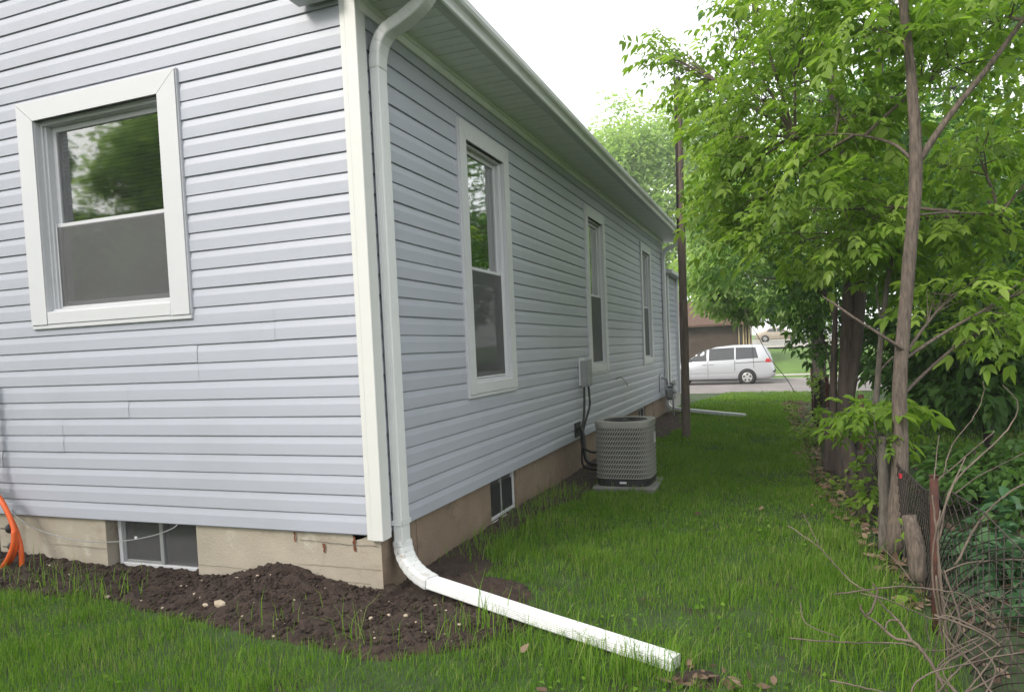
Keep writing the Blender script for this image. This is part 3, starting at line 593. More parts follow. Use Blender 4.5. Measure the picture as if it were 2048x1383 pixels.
z0, z1 = .105, .628; NR = 11; rh = (z1-z0-.03)/NR
mb = MB(); n = 64; prof = []
for r in range(NR):
    zz = z0+.012+r*rh; prof.append((zz, zz+rh*.24))
for a, b in prof+[(z1-.03, z1)]:
    vs = []
    for z, o_ in ((a, -.02), (a+.002, -.003), ((a+b)/2, .002), (b-.002, -.003), (b, -.02)):
        for i in range(n): p, nn = acpath(i/n); vs.append((*(p+nn*o_), z))
    mb.add(vs, [(q*n+i, q*n+(i+1) % n, q*n+n+(i+1) % n, q*n+n+i) for q in range(4) for i in range(n)])
mb.build('band', M['ac'], ac)
mb = MB(); NB = 78
for r in range(NR):
    za = z0+.012+r*rh+rh*.20; zb = z0+.012+(r+1)*rh+rh*.05
    for i in range(NB):
        s = i/NB; vs = []
        for z, ds_ in ((za, 0), (zb, .0125)):
            for e, o_ in ((-.0030, -.004), (.0030, -.004), (.0030, -.012), (-.0030, -.012)):
                p, nn = acpath(s+ds_+e); vs.append((*(p+nn*o_), z))
        mb.add(vs, [(0, 1, 5, 4), (1, 2, 6, 5), (2, 3, 7, 6), (3, 0, 4, 7)])
o = mb.build('louvres', M['ac'], ac); o['kind'] = 'stuff'
mb = MB(); vs = []; n = 64                                    # top cover: rounded square lip with a round opening
for z, kind in ((.628, 0), (.660, 1), (.668, 2), (.664, 3), (.635, 4)):
    for i in range(n):
        p, nn = acpath(i/n)
        if kind < 3: q = p+nn*(.004, .004, -.006)[kind]
        else:
            t = math.atan2(p[1]-acy, p[0]-acx); rr = .218 if kind == 3 else .212; q = np.array((acx+rr*math.cos(t), acy+rr*math.sin(t)))
        vs.append((*q, z))
mb.add(vs, [(q*n+i, q*n+(i+1) % n, q*n+n+(i+1) % n, q*n+n+i) for q in range(4) for i in range(n)]); mb.build('top_cover', M['ac'], ac)
mb = MB()
for rr in (.05, .085, .12, .155, .19): mb.tube([(acx+rr*math.cos(t), acy+rr*math.sin(t), .664) for t in np.linspace(0, 2*math.pi, 29)], .0022, 4, False)
for t in np.linspace(0, 2*math.pi, 13)[:-1]: mb.tube([(acx+.03*math.cos(t), acy+.03*math.sin(t), .664), (acx+.216*math.cos(t), acy+.216*math.sin(t), .662)], .0026, 4)
mb.build('fan_guard', M['black'], ac)
fan = MB()
for k in range(3):
    t = k*2.094; fan.add([(acx+.03*math.cos(t), acy+.03*math.sin(t), .60), (acx+.2*math.cos(t-.3), acy+.2*math.sin(t-.3), .612), (acx+.2*math.cos(t+.5), acy+.2*math.sin(t+.5), .632), (acx+.03*math.cos(t+1.2), acy+.03*math.sin(t+1.2), .618)], [(0, 1, 2, 3)])
fan.build('fan_blade', M['grey'], ac)
mb = MB(); mb.box(acx-.02, acx+.045, acy-ah+.0085, acy-ah+.0115, .072, .092); mb.build('rating_label', M['white'], ac)
mb = MB(); mb.box(acx+ah+.001, acx+ah+.0035, acy+.02, acy+.12, .43, .53); mb.build('warning_label', M['white'], ac)
# disconnect box with whips
el = thing('disconnect_box', 'grey electrical disconnect box on the siding above the air conditioner', 'electrical box', (.05, 4.45, .95))
mb = MB(); mb.bbox(.0, .02, 4.31, 4.52, .955, 1.265, .004); mb.build('mounting_block', M['white'], el)
mb = MB(); mb.bbox(.0205, .092, 4.33, 4.50, .94, 1.235, .005); mb.build('enclosure', M['grey'], el)
mb = MB(); mb.bbox(.0925, .108, 4.325, 4.505, .95, 1.245, .004); mb.build('cover', M['grey'], el)
mb = MB(); mb.tube([(.108, 4.40, .965), (.118, 4.40, .955), (.118, 4.43, .955)], .004, 5); mb.build('hasp', M['grey'], el)
cab = thing('power_whip', 'black power whip and coolant lines running down from the disconnect box', 'cable', (.05, 4.3, .3))
for k, (pts, r) in enumerate((([(.045, 4.37, .945), (.05, 4.33, .80), (.06, 4.25, .62), (.05, 4.18, .48), (.08, 4.05, .33), (.22, 3.85, .28), (.43, 3.69, .30)], .013), ([(.07, 4.46, .945), (.085, 4.42, .85), (.10, 4.36, .72), (.07, 4.26, .55), (.06, 4.20, .46), (.07, 4.10, .30), (.10, 3.98, .12), (.25, 3.80, .10), (.42, 3.65, .13)], .013), ([(-.03, 4.16, .50), (.04, 4.14, .50), (.09, 4.08, .42), (.12, 4.0, .25), (.2, 3.85, .16), (.43, 3.60, .18)], .020))):
    mb = MB(); mb.tube(smooth_path(pts, 6), r, 8); mb.build('flexible_conduit', M['black'], cab)
mb = MB(); mb.bbox(.0, .012, 4.05, 4.28, .40, .56, .004); mb.tube([(.0, 4.16, .50), (.03, 4.15, .50)], .03, 10); mb.build('wall_collar', M['black'], cab)
# thin wire stub on the siding past the second window
mb = MB(); mb.tube(smooth_path([(.005, 6.20, .93), (.03, 6.35, .95), (.05, 6.55, .90), (.055, 6.75, .80)], 5), .005, 5); tag(mb.build('wire_stub', M['black']), 'short dark wire poking from the siding past the second window', 'wire')
# gas meter
gm = thing('gas_meter', 'small grey gas meter with pipes at the far house corner', 'gas meter', (.15, 10.25, 0))
mb = MB(); mb.bbox(.07, .25, 10.12, 10.38, .32, .55, .04); mb.bbox(.08, .24, 10.16, 10.34, .55, .60, .03); mb.build('meter_body', M['grey'], gm)
mb = MB(); mb.tube([(.10, 10.2, .6), (.10, 10.2, .72), (.02, 10.2, .74), (-.01, 10.2, .74)], .018, 8); mb.build('house_pipe', M['grey'], gm)
mb = MB(); mb.tube([(.22, 10.32, .6), (.22, 10.32, .68), (.23, 10.05, .68), (.23, 10.02, .3), (.23, 10.02, -.1)], .018, 8); mb.build('riser', M['grey'], gm)
mb = MB(); mb.tube([(.23, 10.05, .62), (.23, 10.05, .655), (.23, 10.05, .66)], [.06, .06, .03], 14); mb.tube([(.23, 10.02, .48), (.30, 10.0, .48)], .022, 8); mb.build('regulator', M['grey'], gm)
mb = MB(); mb.tube([(.012, 9.72, .50), (.03, 9.72, .5), (.03, 9.72, .78), (.05, 9.76, .84)], .007, 6); mb.build('sensor_pipe', M['black'], gm)
# grey conduit and orange duct at the left end
mb = MB(); a = W(-3, 1130, -.10); mb.tube([(a[0], -.10, -.1), (a[0], -.10, .55), (a[0]-.01, -.05, .75), (a[0]-.01, -.035, 1.3)], .022, 10); tag(mb.build('conduit_pipe', M['grey']), 'grey vertical conduit pipe at the orange duct', 'pipe')
oc = thing('orange_duct', 'loops of bright orange cable duct tied at the foundation', 'cable duct', tuple(W(30, 1120, -.15)))
def pxline(pts, y): return [tuple(W(u, v, yy if np.isscalar(yy) else y)) for u, v, yy in pts]
for pts in ([(-60, 950, -.10), (-20, 975, -.13), (4, 1003, -.15), (24, 1045, -.16), (32, 1085, -.17), (24, 1115, -.17), (6, 1135, -.17), (-14, 1150, -.17)], [(-50, 958, -.09), (-5, 990, -.11), (18, 1030, -.12), (34, 1065, -.13), (42, 1098, -.14), (44, 1140, -.14)], [(28, 1060, -.18), (26, 1090, -.19), (14, 1120, -.20), (-6, 1146, -.20)]):
    mb = MB(); mb.tube(smooth_path(pxline(pts, 0), 6), .0165, 10); mb.build('duct', M['orange'], oc)
for u, v, yy in ((22, 1056, -.15), (27, 1092, -.17)):
    p = W(u, v, yy); mb = MB(); mb.tube([p+np.array((-.012, 0, -.002)), p+np.array((.012, 0, .004))], .034, 12); mb.tube([p+np.array((-.03, -.02, 0)), p+np.array((-.055, -.035, .006))], .004, 5); mb.build('cable_tie', M['black'], oc)
wr = thing('loose_wire', 'thin grey wire sagging across the basement window under the siding', 'wire', tuple(W(40, 1030, -.02)))
mb = MB(); mb.tube(smooth_path([tuple(W(u, v, y)) for u, v, y in ((22, 1012, .01), (30, 1030, -.02), (75, 1058, -.035), (150, 1079, -.04), (225, 1083, -.04), (300, 1072, -.03), (345, 1056, -.01), (358, 1044, .012))], 6), .0035, 6); mb.build('wire', M['grey'], wr)
p = W(272, 1075, -.034); mb = MB(); mb.bbox(p[0]-.009, p[0]+.009, p[1]-.006, p[1]+.006, p[2]-.010, p[2]+.010, .003); mb.build('clip', M['white'], wr)
# utility pole
up = thing('utility_pole', 'weathered brown wooden utility pole standing in the lawn', 'pole', (.825, 7.02, 0))
mb = MB(); zz = np.linspace(-.3, 5.05, 26); mb.tube([(.822+.0085*z+.006*math.sin(z*1.3), 7.02+.004*math.sin(z*2), z) for z in zz], [.062-.0022*z+.0015*math.sin(z*5) for z in zz], 16, jitter=.02); mb.build('shaft', M['pole'], up)
mb = MB(); mb.tube([(.80, 6.955, 2.9), (.815, 6.955, 4.0), (.822, 6.957, 5.0), (.822, 6.957, 5.25)], [.013, .013, .013, .008], 7); mb.build('ground_rod', M['wire'], up)
mb = MB(); mb.tube([(.865, 7.02, 5.05), (.865, 7.02, 5.12)], [.06, .03], 12); mb.build('pole_cap', M['black'], up)
# ------------------------------------------------------------------ vehicles
def car(name, label, cat, X, Y, Z, st, wheels, wr_, panes, paint, extra=(), facing=-1, group=None):
    root = thing(name, label, cat, (X, Y, Z), group); fx = lambda x: X+x if facing < 0 else X-x
    S = np.array(st); xs = S[:, 0]
    def at(x, k): return float(np.interp(x, xs, S[:, k]))
    mb = MB(); vs = []; rows = []
    xg = sorted(set(list(xs)+list(np.linspace(xs[0], xs[-1], 40))))
    for x in xg:
        zb, belt, rf, wb, wr = [at(x, k) for k in range(1, 6)]
        half = [(wb*.90, zb), (wb*.985, zb+.10), (wb, zb+.28), (wb*1.0, (zb+belt)/2+.05), (wb*.985, belt), (wr+(wb*.985-wr)*.35, belt+(rf-belt)*.65), (wr, rf-min(.07, (rf-belt)*.4)), (wr-.10, rf-min(.012, (rf-belt)*.1)), (wr*.45, rf+.012)]
        ring = [(h, z) for h, z in half]+[(-h, z) for h, z in reversed(half)]
        rows.append(len(ring)); vs += [(fx(x), Y+h, Z+z) for h, z in ring]
    n = rows[0]; m_ = len(xg)
    mb.add(vs, [(i*n+k, i*n+(k+1) % n, (i+1)*n+(k+1) % n, (i+1)*n+k) for i in range(m_-1) for k in range(n)]+[tuple(range(n)), tuple((m_-1)*n+k for k in range(n))], True)
    mb.build('body', paint, root)
    def side(x, z):
        zb, belt, rf, wb, wr = [at(x, k) for k in range(1, 6)]
        if z <= belt: return wb*np.interp(z, [zb, zb+.1, zb+.28, (zb+belt)/2+.05, belt], [.9, .985, 1, 1, .985])
        return float(np.interp(z, [belt, belt+(rf-belt)*.65, rf-.06], [wb*.985, wr+(wb*.985-wr)*.35, wr]))
    def patch(nm, poly, m, sgns=(-1, 1), eps=.008, nsub=6, par=None):
        for sg in sgns:
            mb = MB(); P_ = [np.array(p) for p in poly]; bt = [P_[0]+(P_[1]-P_[0])*t for t in np.linspace(0, 1, nsub)]; tp = [P_[3]+(P_[2]-P_[3])*t for t in np.linspace(0, 1, nsub)]; vs = []
            for r in np.linspace(0, 1, 4):
                for b, t in zip(bt, tp): q = b+(t-b)*r; vs.append((fx(q[0]), Y+sg*(side(q[0], q[1])+eps), Z+q[1]))
            mb.add(vs, [(r*nsub+i, r*nsub+i+1, r*nsub+nsub+i+1, r*nsub+nsub+i) for r in range(3) for i in range(nsub-1)], True); mb.build(nm, m, par or root)
    for nm, poly, m in panes: patch(nm, poly, m)
    for nm, poly, m, sg in extra: patch(nm, poly, m, sg, .012)
    for wx in wheels:
        for sg in (-1, 1):
            yy = Y+sg*(at(wx, 4)); o_ = -sg
            mb = MB(); mb.tube([(fx(wx), yy+o_*.12, Z+wr_), (fx(wx), yy-o_*.006, Z+wr_)], [wr_+.065, wr_+.065], 28); mb.build('wheel_arch', M['black'], root)
            mb = MB(); mb.tube([(fx(wx), yy+o_*.20, Z+wr_), (fx(wx), yy-o_*.0, Z+wr_), (fx(wx), yy-o_*.014, Z+wr_), (fx(wx), yy-o_*.016, Z+wr_)], [wr_*.96, wr_, wr_*.94, wr_*.68], 28, True); wh = mb.build('wheel', M['tyre'], root)
            mb = MB(); mb.tube([(fx(wx), yy-o_*.010, Z+wr_), (fx(wx), yy-o_*.020, Z+wr_), (fx(wx), yy-o_*.022, Z+wr_)], [wr_*.66, wr_*.66, wr_*.58], 24, True)
            mb.build('rim', M['rim'], wh)
            for k in range(5):
                mb = MB(); t = k*1.2566+.3; c_ = np.array((math.cos(t), math.sin(t))); s_ = np.array((-c_[1], c_[0])); q = [c_*wr_*.28+s_*wr_*.07, c_*wr_*.54+s_*wr_*.15, c_*wr_*.54-s_*wr_*.15, c_*wr_*.28-s_*wr_*.07]
                mb.add([(fx(wx)+p[0], yy-o_*.0235, Z+wr_+p[1]) for p in q], [(0, 1, 2, 3)]); mb.build('rim_opening', M['black'], wh)
    return root
G_ = M['carglass']
vanst = [(-3.36, .34, .56, .60, .55, .40), (-3.28, .26, .74, .80, .82, .62), (-3.0, .22, .86, .93, .92, .74), (-2.5, .22, .98, 1.04, .95, .80), (-2.15, .22, 1.04, 1.10, .955, .82), (-1.75, .22, 1.06, 1.34, .96, .76), (-1.25, .22, 1.08, 1.60, .96, .72), (-.75, .22, 1.09, 1.74, .96, .70), (0, .22, 1.10, 1.80, .96, .70), (.8, .22, 1.11, 1.80, .96, .70), (1.25, .22, 1.12, 1.77, .955, .69), (1.45, .24, 1.12, 1.66, .95, .68), (1.62, .27, 1.12, 1.35, .94, .70), (1.70, .30, 1.02, 1.08, .93, .72), (1.80, .34, .62, .66, .90, .70), (1.83, .38, .56, .60, .80, .6)]
VX, VY, VZ = 0.02, 30.6, -.645
car('minivan', 'silver minivan parked along the far kerb of the street', 'van', VX, VY+.96, VZ, vanst, (.63, -2.38), .335,
    [('window', [(-2.02, 1.10), (-1.14, 1.13), (-1.16, 1.66), (-1.42, 1.58)], M['carglass']), ('window', [(-1.05, 1.13), (.08, 1.16), (.08, 1.70), (-1.02, 1.68)], G_), ('window', [(.15, 1.16), (1.12, 1.20), (1.00, 1.68), (.15, 1.70)], G_)],
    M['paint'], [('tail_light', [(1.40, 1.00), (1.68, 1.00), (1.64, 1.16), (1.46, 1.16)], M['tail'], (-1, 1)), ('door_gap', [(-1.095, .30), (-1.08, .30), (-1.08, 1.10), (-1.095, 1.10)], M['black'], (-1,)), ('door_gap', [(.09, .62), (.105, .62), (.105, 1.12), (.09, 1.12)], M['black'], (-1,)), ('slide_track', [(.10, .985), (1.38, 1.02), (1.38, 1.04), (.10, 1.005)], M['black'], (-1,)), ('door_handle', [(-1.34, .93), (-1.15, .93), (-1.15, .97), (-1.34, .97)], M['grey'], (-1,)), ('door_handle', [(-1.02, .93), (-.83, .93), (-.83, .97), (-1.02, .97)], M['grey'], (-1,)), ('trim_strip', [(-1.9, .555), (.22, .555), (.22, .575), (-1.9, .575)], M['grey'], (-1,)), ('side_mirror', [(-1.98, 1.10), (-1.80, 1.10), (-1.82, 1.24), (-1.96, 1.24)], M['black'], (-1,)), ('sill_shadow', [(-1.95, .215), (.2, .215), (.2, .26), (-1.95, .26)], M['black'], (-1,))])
sedst = [(-2.3, .35, .55, .58, .5, .4), (-2.2, .25, .66, .70, .78, .6), (-1.7, .2, .78, .83, .85, .68), (-1.1, .2, .88, .93, .87, .7), (-.9, .2, .9, 1.0, .87, .66), (-.2, .2, .92, 1.38, .87, .60), (.2, .2, .92, 1.44, .87, .59), (.8, .2, .93, 1.42, .87, .59), (1.3, .2, .94, 1.22, .86, .6), (1.75, .22, .94, 1.0, .85, .66), (2.2, .26, .9, .95, .80, .64), (2.32, .35, .6, .64, .6, .5)]
sedp = [('window', [(-.62, .97), (.22, .98), (.20, 1.34), (-.16, 1.30)], G_), ('window', [(.28, .98), (1.22, 1.0), (.98, 1.30), (.28, 1.34)], G_)]
sz = lambda y: float(np.interp(y, [36.5, 55, 85, 180], [-.5, .6, 1.2, 2.5]))+.12
car('sedan', 'beige sedan parked on the pale pad beside the brown garage', 'car', 1.95, 73+.87, sz(73)+.0, sedst, (-1.35, 1.35), .31, sedp, M['beige'], facing=1)
car('parked_car', 'white car half hidden by leaves on the far parking pad', 'car', 5.6, 66, sz(66), sedst, (-1.35, 1.35), .31, sedp, M['whitepaint'])
car('parked_car', 'silver car glimpsed behind the trunks along the street', 'car', 8.6, 31.2, -.645, sedst, (-1.35, 1.35), .31, sedp, M['paint'])
# ------------------------------------------------------------------ garage across the street
ga = thing('garage', 'low brown garage with a red shingle roof across the street', 'garage', (-4, 44, -.2))
gx1 = -.37
mb = MB(); mb.box(-12, gx1, 42.0, 49, -.6, 2.42); mb.build('wall', M['brownwall'], ga)
for k in range(24):
    mb = MB(); x = -11.9+k*.48; mb.box(x, x+.02, 41.985, 42.0, -.4, 2.35); mb.build('batten', M['brownwall'], ga)
mb = MB(); mb.add([(-12.4, 41.4, 2.42), (.75, 41.4, 2.42), (.75, 45.5, 4.1), (-12.4, 45.5, 4.1), (-12.4, 49.6, 2.42), (.75, 49.6, 2.42), (-12.4, 41.4, 2.30), (.75, 41.4, 2.30), (.75, 49.6, 2.30), (-12.4, 49.6, 2.30)], [(0, 1, 2, 3), (3, 2, 5, 4), (6, 7, 1, 0), (7, 8, 5, 2, 1), (9, 6, 0, 3, 4), (6, 9, 8, 7), (8, 9, 4, 5)]); mb.build('roof', M['redroof'], ga)
for k, x in enumerate((-.30, -.06, .10, .26, .40)):
    mb = MB(); mb.box(x, x+(.09 if k % 2 else .06), 42.0+.1*k, 42.09+.1*k, -.5, 2.30); mb.build('post', M['timber'], ga)
mb = MB(); mb.box(-.15, .36, 43.2, 43.25, -.4, 2.3); mb.build('side_panel', M['brownwall'], ga)
# ------------------------------------------------------------------ foliage generators
def unit(a): return a/(np.linalg.norm(a, axis=-1, keepdims=True)+1e-9)
def leaf_quads(base, d, nn, l, wd, rng_, curl=.25, shape='ovate'):
    """two folded quads per leaf, 6 vertices"""
    wv = unit(np.cross(d, nn)); l = l[:, None]; wd = wd[:, None]; dn = np.array((0, 0, -1.0))
    a1, a2 = (.28, .64); w1, w2 = (.50, .42)
    p = [base, base+d*l*a1+wv*wd*w1+nn*wd*.14, base+d*l*a2+wv*wd*w2+nn*wd*.10+dn*l*curl*.2, base+d*l+dn*l*curl, base+d*l*a2-wv*wd*w2+nn*wd*.10+dn*l*curl*.2, base+d*l*a1-wv*wd*w1+nn*wd*.14]
    V = np.stack(p, 1); n = len(base); i = 6*np.arange(n)[:, None, None]
    F = (np.array([[0, 1, 2, 3], [0, 3, 4, 5]])[None]+i).reshape(-1, 4); return V.reshape(-1, 3), F
def foliage(name, pos, out, mat_, parent, seed, style='compound', L=.2, leaf=.085, ratio=.5, tint=(.0, 1.0), droop=.35):
    r = np.random.default_rng(seed); n = len(pos)
    dirs = unit(out+r.normal(0, .55, (n, 3))*np.array((1, 1, .45))+np.array((0, 0, -droop)))
    tl = r.uniform(tint[0], tint[1], n)
    if style == 'compound':
        ts = np.array([.30, .30, .62, .62, .92, .92, 1.0]); sg = np.array([1, -1, 1, -1, 1, -1, 0]); k = 7
        up = unit(np.array((0, 0, 1.0))+r.normal(0, .35, (n, 3))); s = unit(np.cross(dirs, up)); up = np.cross(s, dirs)
        LL = L*np.clip(r.lognormal(-.08, .32, n), .45, 1.7)
        base = pos[:, None]+dirs[:, None]*(LL[:, None]*ts)[..., None]+np.array((0, 0, -1.0))*((LL[:, None]*ts**2)*.18)[..., None]
        d = dirs[:, None]*np.where(sg == 0, 1, .55)[None, :, None]+s[:, None]*(sg*.85)[None, :, None]+np.array((0, 0, -1.0))*.28+r.normal(0, .16, (n, k, 3))
        d = unit(d); nn = unit(up[:, None]+r.normal(0, .28, (n, k, 3))); nn = unit(nn-d*(nn*d).sum(-1, keepdims=True))
        l = leaf*r.uniform(.7, 1.2, (n, k))*(LL/L)[:, None]; wd = l*ratio*r.uniform(.85, 1.15, (n, k))
        V, F = leaf_quads(base.reshape(-1, 3), d.reshape(-1, 3), nn.reshape(-1, 3), l.ravel(), wd.ravel(), r); t = np.repeat(tl, k)+r.normal(0, .06, n*k)
    else:
        d = dirs; nn = unit(np.array((0, 0, 1.0))+r.normal(0, .6, (n, 3))); nn = unit(nn-d*(nn*d).sum(-1, keepdims=True))
        l = leaf*r.uniform(.6, 1.3, n); V, F = leaf_quads(pos, d, nn, l, l*ratio*r.uniform(.8, 1.2, n), r); t = tl
    return link(name, np_mesh(name, V, F, np.repeat(np.clip(t, 0, 1), 6)), mat_, parent)
def tree(name, label, cat, trunk, radii, blobs, bark, leafm, seed, style='compound', L=.2, leaf=.085, ratio=.5, limbs=(), tint=(0, 1), world_blobs=False, nsub=16, group=None, twig_r=.006, droop=.2, nside=12, tightness=.26, dens=1.0, high=()):
    r = np.random.default_rng(seed); rr = random.Random(seed)
    trunk = [np.array(p, float) for p in trunk]; root = thing(name, label, cat, tuple(trunk[0]), group)
    mb = MB(); sp = smooth_path(trunk, 5); rad = list(np.interp(np.linspace(0, 1, len(sp)), np.linspace(0, 1, len(radii)), radii)); mb.tube(sp, rad, nside, jitter=.05)
    for lp, lr in limbs:
        q = smooth_path(lp, 5); mb.tube(q, list(np.interp(np.linspace(0, 1, len(q)), np.linspace(0, 1, len(lr)), lr)), max(6, nside-4), jitter=.04)
    skel = [np.array(p) for p in sp]+[np.array(p) for lp, lr in limbs for p in smooth_path(lp, 5)]; SK = np.array(skel)
    allp = []; allo = []; tw = MB()
    for b in list(blobs)+list(high):
        if len(b) == 3: c = np.array(b[0], float); R3 = np.array(b[1], float); cnt = b[2]
        else:
            u, v, y, ru, rv, ry, cnt = b; cnt = cnt*dens; c = W(u, v, y); dep = (c-CAM)@AF; R3 = np.array((ru*dep/FOC, ry, rv*dep/FOC))
        ns = max(4, int(nsub)); dirs_ = unit(r.normal(0, 1, (ns, 3))); sub = c+dirs_*R3*(r.random((ns, 1))**.45)
        cand = SK[SK[:, 2] < c[2]+.3] if (SK[:, 2] < c[2]+.3).any() else SK
        att = cand[np.argmin(np.linalg.norm(cand-c, axis=1)+.6*np.maximum(0, .5-(c[2]-cand[:, 2])))]
        mid = (att+c)/2+np.array((0, 0, .12*np.linalg.norm(c-att)*.5)); lr0 = max(twig_r*2.2, .0065*np.linalg.norm(c-att)**.7)
        path = bend(att, mid, c, 7); tw.tube(path, list(np.linspace(lr0, twig_r, 7)), 5, False)
        for s in sub:
            a = path[rr.randint(3, 6)]; m_ = (a+s)/2+r.normal(0, .04, 3)*R3; tw.tube([a, m_, s, s+(s-a)*.18], [twig_r*.9, twig_r*.6, twig_r*.35, twig_r*.15], 4, False)
        w_ = r.dirichlet(np.ones(ns)*2.5)*cnt
        for s, q in zip(sub, w_):
            q = max(1, int(q)); pp = s+r.normal(0, 1, (q, 3))*R3*tightness*np.array((1, 1, .62)); allp.append(pp); allo.append(unit((pp-c)/R3)*np.array((1, 1, .3)))
    mb.v and mb.build('trunk', bark, root); o = tw.build('branches', bark, root); o['kind'] = 'stuff'
    o = foliage('crown', np.concatenate(allp), np.concatenate(allo), leafm, root, seed+1, style, L, leaf, ratio, tint, droop); o['kind'] = 'stuff'
    return root
Wt = lambda L_: [W(*p) for p in L_]
# near box elder with furrowed tan trunk
bA = [(1478, 330, 3.6, 62, 95, .6, 380), (1430, 290, 4.0, 34, 60, .4, 170), (1440, 190, 4.0, 44, 50, .4, 190), (1420, 400, 4.2, 30, 44, .4, 130), (1460, 455, 4.0, 40, 50, .5, 160), (1530, 200, 3.2, 90, 80, .7, 420), (1590, 60, 2.8, 110, 80, .7, 420), (1470, 80, 3.6, 50, 70, .5, 160), (1375, 140, 4.2, 34, 50, .3, 110), (1325, 110, 4.4, 26, 34, .25, 90),
      (1590, 340, 3.0, 90, 90, .7, 420), (1680, 220, 2.4, 85, 100, .6, 340), (1730, 50, 2.0, 100, 70, .6, 300), (1690, 420, 2.6, 75, 80, .6, 300), (1610, 480, 3.4, 100, 70, .7, 360),
      (1900, 130, 2.4, 100, 80, .7, 320), (2000, 40, 2.2, 80, 60, .6, 160), (1950, 290, 2.7, 100, 70, .8, 320), (1900, 440, 2.7, 70, 55, .6, 240), (2010, 470, 2.9, 75, 60, .6, 190), (1905, 590, 2.4, 70, 36, .5, 130), (1990, 640, 2.7, 80, 40, .6, 140), (2120, 300, 2.6, 80, 150, .7, 300), (2110, 560, 2.8, 70, 90, .6, 200), (1650, -70, 2.4, 190, 50, .8, 420), (1900, -80, 2.2, 190, 60, .8, 380), (1480, -60, 3.2, 80, 40, .6, 150)]
tree('box_elder_tree', 'box elder with a straight furrowed tan trunk forking above head height', 'tree', Wt([(1790, 1105, 1.62), (1800, 930, 1.65), (1800, 760, 1.66), (1815, 560, 1.66), (1832, 340, 1.66), (1822, 150, 1.66), (1806, 0, 1.66), (1796, -150, 1.66)]), [.068, .050, .042, .038, .038, .029, .026, .022],
     bA, M['barkA'], M['leafA'], 11, L=.19, leaf=.066, ratio=.50, dens=.52, limbs=[(Wt([(1832, 330, 1.66), (1900, 230, 1.7), (1980, 130, 1.75), (2060, 20, 1.8), (2130, -80, 1.9)]), [.024, .019, .017, .014, .010]), (Wt([(1808, 700, 1.64), (1770, 675, 1.55), (1715, 640, 1.5), (1672, 610, 1.5), (1645, 592, 1.52)]), [.014, .010, .009, .007, .003]), (Wt([(1826, 320, 1.66), (1780, 285, 1.9), (1690, 268, 2.3), (1590, 275, 2.8)]), [.012, .009, .007, .005]), (Wt([(1836, 430, 1.66), (1900, 425, 1.9), (2000, 428, 2.3)]), [.008, .006, .004])], tint=(.05, 1), nsub=15)
# low leafy suckers at the foot of that trunk
tree('box_elder_sapling', 'small bright leafy sapling sprouting against the furrowed trunk', 'sapling', Wt([(1762, 1090, 1.75), (1760, 960, 1.8), (1750, 850, 1.85)]), [.012, .009, .005], [(1745, 825, 1.9, 50, 26, .25, 60), (1700, 845, 2.2, 34, 24, .2, 26), (1778, 875, 1.8, 26, 20, .2, 16)], M['barkG'], M['leafA'], 15, L=.15, leaf=.07, nsub=8, twig_r=.003, tint=(0, .6))
bB = [(1565, 480, 6, 100, 60, 1, 300), (1520, 560, 7, 80, 50, 1, 240), (1640, 560, 5, 75, 60, .8, 260), (1700, 330, 5, 110, 130, 1, 400), (1610, 200, 5.5, 120, 130, 1, 400), (1500, 400, 6.5, 75, 90, 1, 280), (1790, 500, 5, 95, 110, 1, 340), (1645, 670, 5.6, 40, 45, .5, 130), (1760, 640, 5, 65, 50, .6, 190), (1860, 330, 5, 110, 150, 1, 360), (1450, 250, 7, 40, 100, .8, 140), (1970, 180, 6, 100, 170, 1, 280), (1570, 60, 6, 130, 80, 1, 240), (1760, 60, 6, 110, 80, 1, 240)]
tree('twin_trunk_tree', 'dark barked tree with two trunks rising together behind the fence', 'tree', Wt([(1693, 965, 4.1), (1692, 800, 4.1), (1698, 640, 4.12), (1702, 500, 4.15), (1690, 330, 4.2), (1660, 150, 4.3), (1635, 0, 4.4), (1630, -160, 4.45), (1640, -420, 4.5)]), [.10, .078, .070, .064, .055, .046, .038, .034, .02],
     bB, M['barkB'], M['leafB'], 21, L=.19, leaf=.062, dens=.75, high=[((1.3, 3.0, 7.6), (1.3, 1.3, .7), 240), ((2.6, 3.6, 8.2), (1.6, 1.5, .8), 240), ((1.5, 5.0, 8.8), (1.4, 1.2, .7), 220), ((3.6, 2.0, 7.4), (1.4, 1.4, .8), 200), ((3.8, 5.0, 8.6), (1.5, 1.4, .9), 200)], limbs=[(Wt([(1690, 850, 4.1), (1712, 700, 4.05), (1724, 560, 4.05), (1730, 420, 4.1), (1748, 240, 4.2), (1765, 60, 4.3), (1775, -80, 4.4)]), [.05, .05, .048, .044, .04, .034, .028]), (Wt([(1690, 940, 4.1), (1668, 840, 4.12), (1668, 720, 4.16), (1672, 600, 4.2)]), [.05, .038, .032, .018])], tint=(0, .9), nsub=15)  # high: upper crown out of view, added to shade the side wall and alley
tree('grey_sapling', 'slim grey crooked sapling between the tan trunk and the twin trunks', 'sapling', Wt([(1740, 985, 3.1), (1748, 850, 3.1), (1757, 740, 3.1), (1768, 620, 3.1), (1785, 500, 3.1), (1798, 400, 3.1)]), [.030, .026, .023, .021, .017, .010], [(1790, 400, 3.3, 50, 50, .3, 120), (1760, 520, 3.3, 40, 40, .3, 80)], M['barkG'], M['leafA'], 31, L=.17, leaf=.08, nsub=8,
     limbs=[(Wt([(1765, 655, 3.1), (1755, 600, 3.1), (1752, 570, 3.1)]), [.011, .009, .004]), (Wt([(1756, 745, 3.1), (1785, 715, 3.1), (1808, 710, 3.1)]), [.009, .007, .004])])
